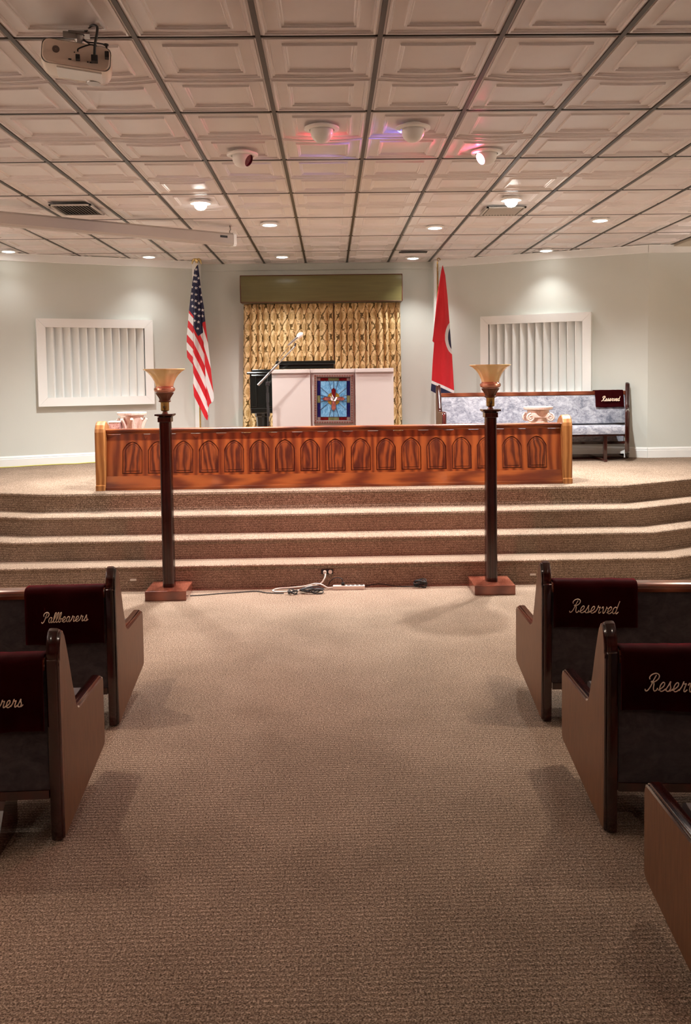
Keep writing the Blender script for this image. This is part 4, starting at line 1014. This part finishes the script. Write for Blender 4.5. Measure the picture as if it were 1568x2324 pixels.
foldAB = [(200, 262), (560, 240), (800, 232), (1030, 222), (1200, 216), (1380, 209), (2045, 190)]
foldBC = [(200, 288), (560, 315), (870, 331), (1045, 338), (1200, 345), (1500, 354), (1900, 368), (2045, 372)]
def us_color(x, y):
    a, c = interp(foldAB, y), interp(foldBC, y)
    if x < a: can = y < 735+(x-170)*1.25; f = (y-1.1*(x-150)-750)/190.0
    elif x < c:
        can = y < (950+(x-230)*2.1 if x < 275 else 1045-(x-275)*0.75); f = (y-2.3*(x-285)-1130)/260.0
    else: can = y < 870-(x-345)*0.6+10; f = (y-3.9*(x-375)-1085)/400.0
    if can:
        for sx, sy in stars:
            if abs(x-sx) < 24 and abs(y-sy) < 24 and star_sd(x, y, sx, sy, 20.5): return WHT
        return NAV
    return WHT if (f % 1.0) < 0.5 else RED
tnL = [(235, 343), (300, 325), (500, 290), (700, 262), (900, 240), (1060, 222), (1132, 212), (1150, 232), (1400, 212), (1600, 201), (1720, 190), (1900, 190)]
tnR = [(235, 348), (350, 375), (600, 400), (880, 420), (1100, 435), (1300, 450), (1500, 460), (1720, 470), (1900, 470)]
def tn_color(x, y):
    r1 = ((x-520)/160)**2+((y-1090)/222)**2; r2 = ((x-520)/120)**2+((y-1090)/178)**2
    if r2 < 1: return NAV
    if r1 < 1: return WHT
    h = y-(1600+(x-200)*0.46)
    if h > 36: return NAV
    if h > 0: return WHT
    return RED
def flag_cloth(name, parent, Lt, Rt, y0, y1, cfun, conv, folds, nx, ny, keep=None, yoff=0.0, amp=0.045):
    vs, cols, fs = [], [], []
    for j in range(ny+1):
        y = y0+(y1-y0)*j/ny; a, c = interp(Lt, y), interp(Rt, y)
        for i in range(nx+1):
            x = a+(c-a)*i/nx; X, Z = conv(x, y)
            d = amp*min(1.0, 0.12+(y-y0)/700.0)*folds(x, y, i/nx)
            vs.append((X, -d+yoff, Z)); cols.append(cfun(x, y))
    for j in range(ny):
        for i in range(nx):
            k = j*(nx+1)+i
            if keep and not all(keep(interp(Lt, y0+(y1-y0)*jj/ny)+(interp(Rt, y0+(y1-y0)*jj/ny)-interp(Lt, y0+(y1-y0)*jj/ny))*ii/nx, y0+(y1-y0)*jj/ny) for jj, ii in ((j, i), (j+1, i+1))): continue
            fs.append((k, k+1, k+nx+2, k+nx+1))
    me = bpy.data.meshes.new(name); me.from_pydata(vs, [], fs); me.materials.append(M['flag'])
    ca = me.color_attributes.new('Col', 'FLOAT_COLOR', 'POINT')
    flat = []
    for c in cols: flat += [c[0], c[1], c[2], 1.0]
    ca.data.foreach_set('color', flat)
    for p in me.polygons: p.use_smooth = True
    o = link(name, me, parent); sm = o.modifiers.new('thick', 'SOLIDIFY'); sm.thickness = 0.003; sm.offset = 1
    return o
def us_fold(x, y, u):
    a, c = interp(foldAB, y), interp(foldBC, y)
    if x < a: s = (a-x)/60.0; return 0.9-0.9*s
    if x < c: s = (x-a)/(c-a+1e-6); return 0.9-0.9*abs(s-0.15)*1.3+0.15*math.sin(s*9)
    s = (x-c)/70.0; return 0.85-1.2*s
t = thing('starred_flag', 'stars and stripes flag hanging furled on a gold pole left', 'flag', (-1.835, 12.2, HS))
# pixel-free local units: 5.282 cloth units per 6.22 mm
def conv_us(x, y): return ((x/5.282+400-452)*S1, 3.525-HS-(y/5.282-38)*S1)
flag_cloth('cloth', t, usL, usR, 200, 2045, us_color, conv_us, us_fold, 110, 620, amp=0.07)
b = MB(); b.tube([(-0.01, 0.055, 0.02), (-0.01, 0.055, 2.78)], 0.0125, 14); b.build('pole', 'gold', t, True)
b = MB(); b.lathe([(0.16, 0.0), (0.16, 0.02), (0.12, 0.045), (0.05, 0.06), (0.03, 0.09), (0.022, 0.12)], 24, -0.01, 0.055); b.build('pole_stand', 'gold', t, True)
b = MB(); b.lathe([(0.012, 2.755), (0.02, 2.765), (0.012, 2.775)], 12, -0.01, 0.055); b.tube([(-0.01, 0.055, 2.77), (-0.01, 0.05, 2.80), (-0.015, 0.04, 2.828)], [0.016, 0.022, 0.010], 10)
for sx in (-1, 1):
    b.tube([(-0.01, 0.055, 2.785), (-0.01+sx*0.03, 0.055, 2.820), (-0.01+sx*0.052, 0.055, 2.800), (-0.01+sx*0.066, 0.055, 2.745)], [0.014, 0.017, 0.016, 0.005], 8)
    b.tube([(-0.01, 0.055, 2.785), (-0.01+sx*0.022, 0.055, 2.828), (-0.01+sx*0.036, 0.055, 2.775)], [0.010, 0.012, 0.004], 8)
b.build('eagle_finial', 'gold', t, True)
b = MB(); b.add([(-0.028, 0.03, 2.735), (0.008, 0.03, 2.715), (0.018, 0.03, 2.742), (-0.010, 0.03, 2.765)], [(0, 1, 2, 3)]); b.add([(-0.028, 0.036, 2.735), (0.008, 0.036, 2.715), (0.018, 0.036, 2.742), (-0.010, 0.036, 2.765)], [(3, 2, 1, 0)]); b.build('header_corner', 'whitegloss', t)
S2 = 12.3/1960.0
t = thing('red_flag', 'red flag with blue hem and partly hidden round emblem, right pole', 'flag', (1.565, 12.3, HS))
def conv_tn(x, y): return ((x/5.283+940-997)*S2, 3.548-HS-(y/5.283-35)*S2)
def tn_fold(x, y, u): return 0.5+0.35*math.sin(u*4.2-0.3)+0.22*math.sin(u*9+y*0.002)*min(1, y/900)
flag_cloth('cloth', t, tnL, tnR, 235, 1895, tn_color, conv_tn, tn_fold, 90, 460, keep=lambda x, y: y < 1722+(x-190)*0.58, amp=0.07)
def tn2(x, y):
    h = y-(1950-(x-300)*0.85)
    if h > 36: return NAV
    return WHT if h > 0 else RED
flag_cloth('inner_fold', t, [(1740, 288), (1850, 302), (1920, 328), (2000, 336)], [(1740, 400), (1900, 465), (1930, 440), (1990, 372), (2000, 350)], 1740, 2000, lambda x, y: (NAV if y > 1905-(x-330)*0.9 and x > 330 else (WHT if y > 1868-(x-330)*0.9 and x > 322 else RED)), conv_tn, lambda x, y, u: -0.3, 40, 60)
b = MB(); b.tube([(-0.012, 0.065, 0.02), (-0.012, 0.065, 2.755)], 0.0115, 14); b.build('pole', 'brass', t, True)
b = MB(); b.lathe([(0.16, 0.0), (0.16, 0.02), (0.12, 0.045), (0.05, 0.06), (0.03, 0.09), (0.022, 0.12)], 24, -0.012, 0.065); b.build('pole_stand', 'gold', t, True)
b = MB(); b.tube([(0.02*math.cos(a*0.5)+0.004, 0.06, 2.785+0.022*math.sin(a*0.5)) for a in range(-1, 11)], 0.006, 8); b.build('ring_finial', 'brass', t, True)
b = MB(); b.box(-0.006, 0.045, 2.62, 0.012, 0.052, 2.76, 0.002); b.build('header_tape', 'whitegloss', t)

# ------------------------------------------------------------------ cables and power strip at the foot of the steps
b = MB(); b.box(-0.145, -0.027, 0.0, 0.145, 0.027, 0.036, 0.004)
t = thing('power_strip', 'white power strip on the carpet at the foot of the steps', 'power strip', (0.145, 7.78, 0), -0.02); b.build('housing', 'white', t)
b = MB(); 
for k in range(5):
    b = MB(); b.box(-0.055+k*0.04, -0.012, 0.0362, -0.03+k*0.04, 0.012, 0.0375); b.build('socket', 'blackm', t)
b = MB(); b.box(-0.068, -0.018, 0.038, -0.038, 0.018, 0.062, 0.004); b.build('plug', 'blackm', t)
def cord(name, pts, r, m, label, n=8):
    b = MB(); b.tube(crom(pts, n), r, 7); o = b.build(name, m, None, True); return tag(o, label, 'cord')
cord('white_cord', [(-0.065, 7.845, 0.135), (-0.075, 7.80, 0.10), (-0.12, 7.79, 0.05), (-0.22, 7.76, 0.035), (-0.33, 7.72, 0.009), (-0.45, 7.70, 0.007), (-0.52, 7.71, 0.007), (-0.545, 7.76, 0.007), (-0.50, 7.82, 0.008), (-0.38, 7.83, 0.012), (-0.26, 7.80, 0.03), (-0.16, 7.77, 0.058), (-0.10, 7.76, 0.05), (-0.05, 7.77, 0.02), (0.0, 7.78, 0.018)], 0.0065, 'white', 'looped white extension cord from the riser outlet')
cord('black_cord', [(-1.272, 7.62, 0.006), (-1.15, 7.64, 0.006), (-1.02, 7.68, 0.006), (-0.9, 7.70, 0.006), (-0.7, 7.74, 0.006), (-0.6, 7.68, 0.006), (-0.5, 7.655, 0.006), (-0.44, 7.64, 0.008)], 0.0045, 'rubber', 'thin black cord from the left torchiere base')
cord('black_cord', [(0.092, 7.78, 0.066), (0.08, 7.79, 0.095), (0.04, 7.81, 0.10), (0.0, 7.83, 0.085), (-0.03, 7.84, 0.05), (-0.04, 7.845, 0.02)], 0.004, 'rubber', 'black cord arching into the power strip plug')
cord('black_cord', [(0.29, 7.84, 0.008), (0.42, 7.84, 0.03), (0.55, 7.84, 0.010), (0.68, 7.82, 0.006), (0.76, 7.81, 0.012)], 0.0045, 'rubber', 'black cord running right to the coiled cable')
def coil(label, x, y, n, L_, h, seed):
    rnd = random.Random(seed); t = thing('coiled_cable', label, 'cable', (x, y, 0))
    for k in range(n):
        a, c = rnd.uniform(0.7, 1)*L_/2, rnd.uniform(0.6, 1)*0.035; ph = rnd.uniform(-0.35, 0.35); z0_ = 0.006+h*k/n
        pts = [(a*math.cos(q)*math.cos(ph)-c*math.sin(q)*math.sin(ph), a*math.cos(q)*math.sin(ph)+c*math.sin(q), z0_+0.01*math.sin(q*2+k)+0.01) for q in [i*2*PI/14 for i in range(15)]]
        b = MB(); b.tube(crom(pts, 3), 0.0045, 6); b.build('loop', 'rubber', t, True)
    b = MB(); b.tube([(0.0, -0.03, 0.012), (0.005, 0, 0.04+h*0.4), (0.0, 0.03, 0.012)], 0.006, 6); b.build('tie', 'blackm', t, True)
coil('bundle of black cable lying by the white cord', -0.19, 7.66, 6, 0.22, 0.03, 2)
coil('small black cable bundle and plug under the outlet', -0.36, 7.63, 4, 0.09, 0.02, 5)
coil('black coiled cable against the steps, right of the power strip', 0.80, 7.80, 7, 0.13, 0.055, 9)
t = thing('outlet', 'white wall outlet set in the lowest carpeted riser', 'outlet', (-0.05, 7.868, 0.145))
b = MB(); b.box(-0.055, -0.006, -0.022, 0.055, 0.004, 0.024, 0.002); b.build('plate', 'blackm', t)
b = MB(); b.tube([(0.028, -0.016, 0.0), (0.028, 0.0, 0.0)], 0.018, 14); b.build('receptacle', 'white', t, True)
b = MB(); b.tube([(-0.022, -0.028, -0.005), (-0.022, 0.0, 0.002)], 0.016, 12); b.build('plug', 'white', t, True)
pts = [along(LB, LA, s, 0.05+o_) for s, o_ in ((0.05, 0.02), (0.6, 0.03), (1.1, 0.05), (1.45, 0.07), (1.75, 0.02), (2.05, 0.03), (2.25, 0.08), (2.45, 0.04), (2.75, 0.02), (3.3, 0.03))]
cord('yellow_cord', [(p.x, p.y, HS+0.007) for p in pts], 0.0065, 'yellow', 'yellow cord lying along the left baseboard')
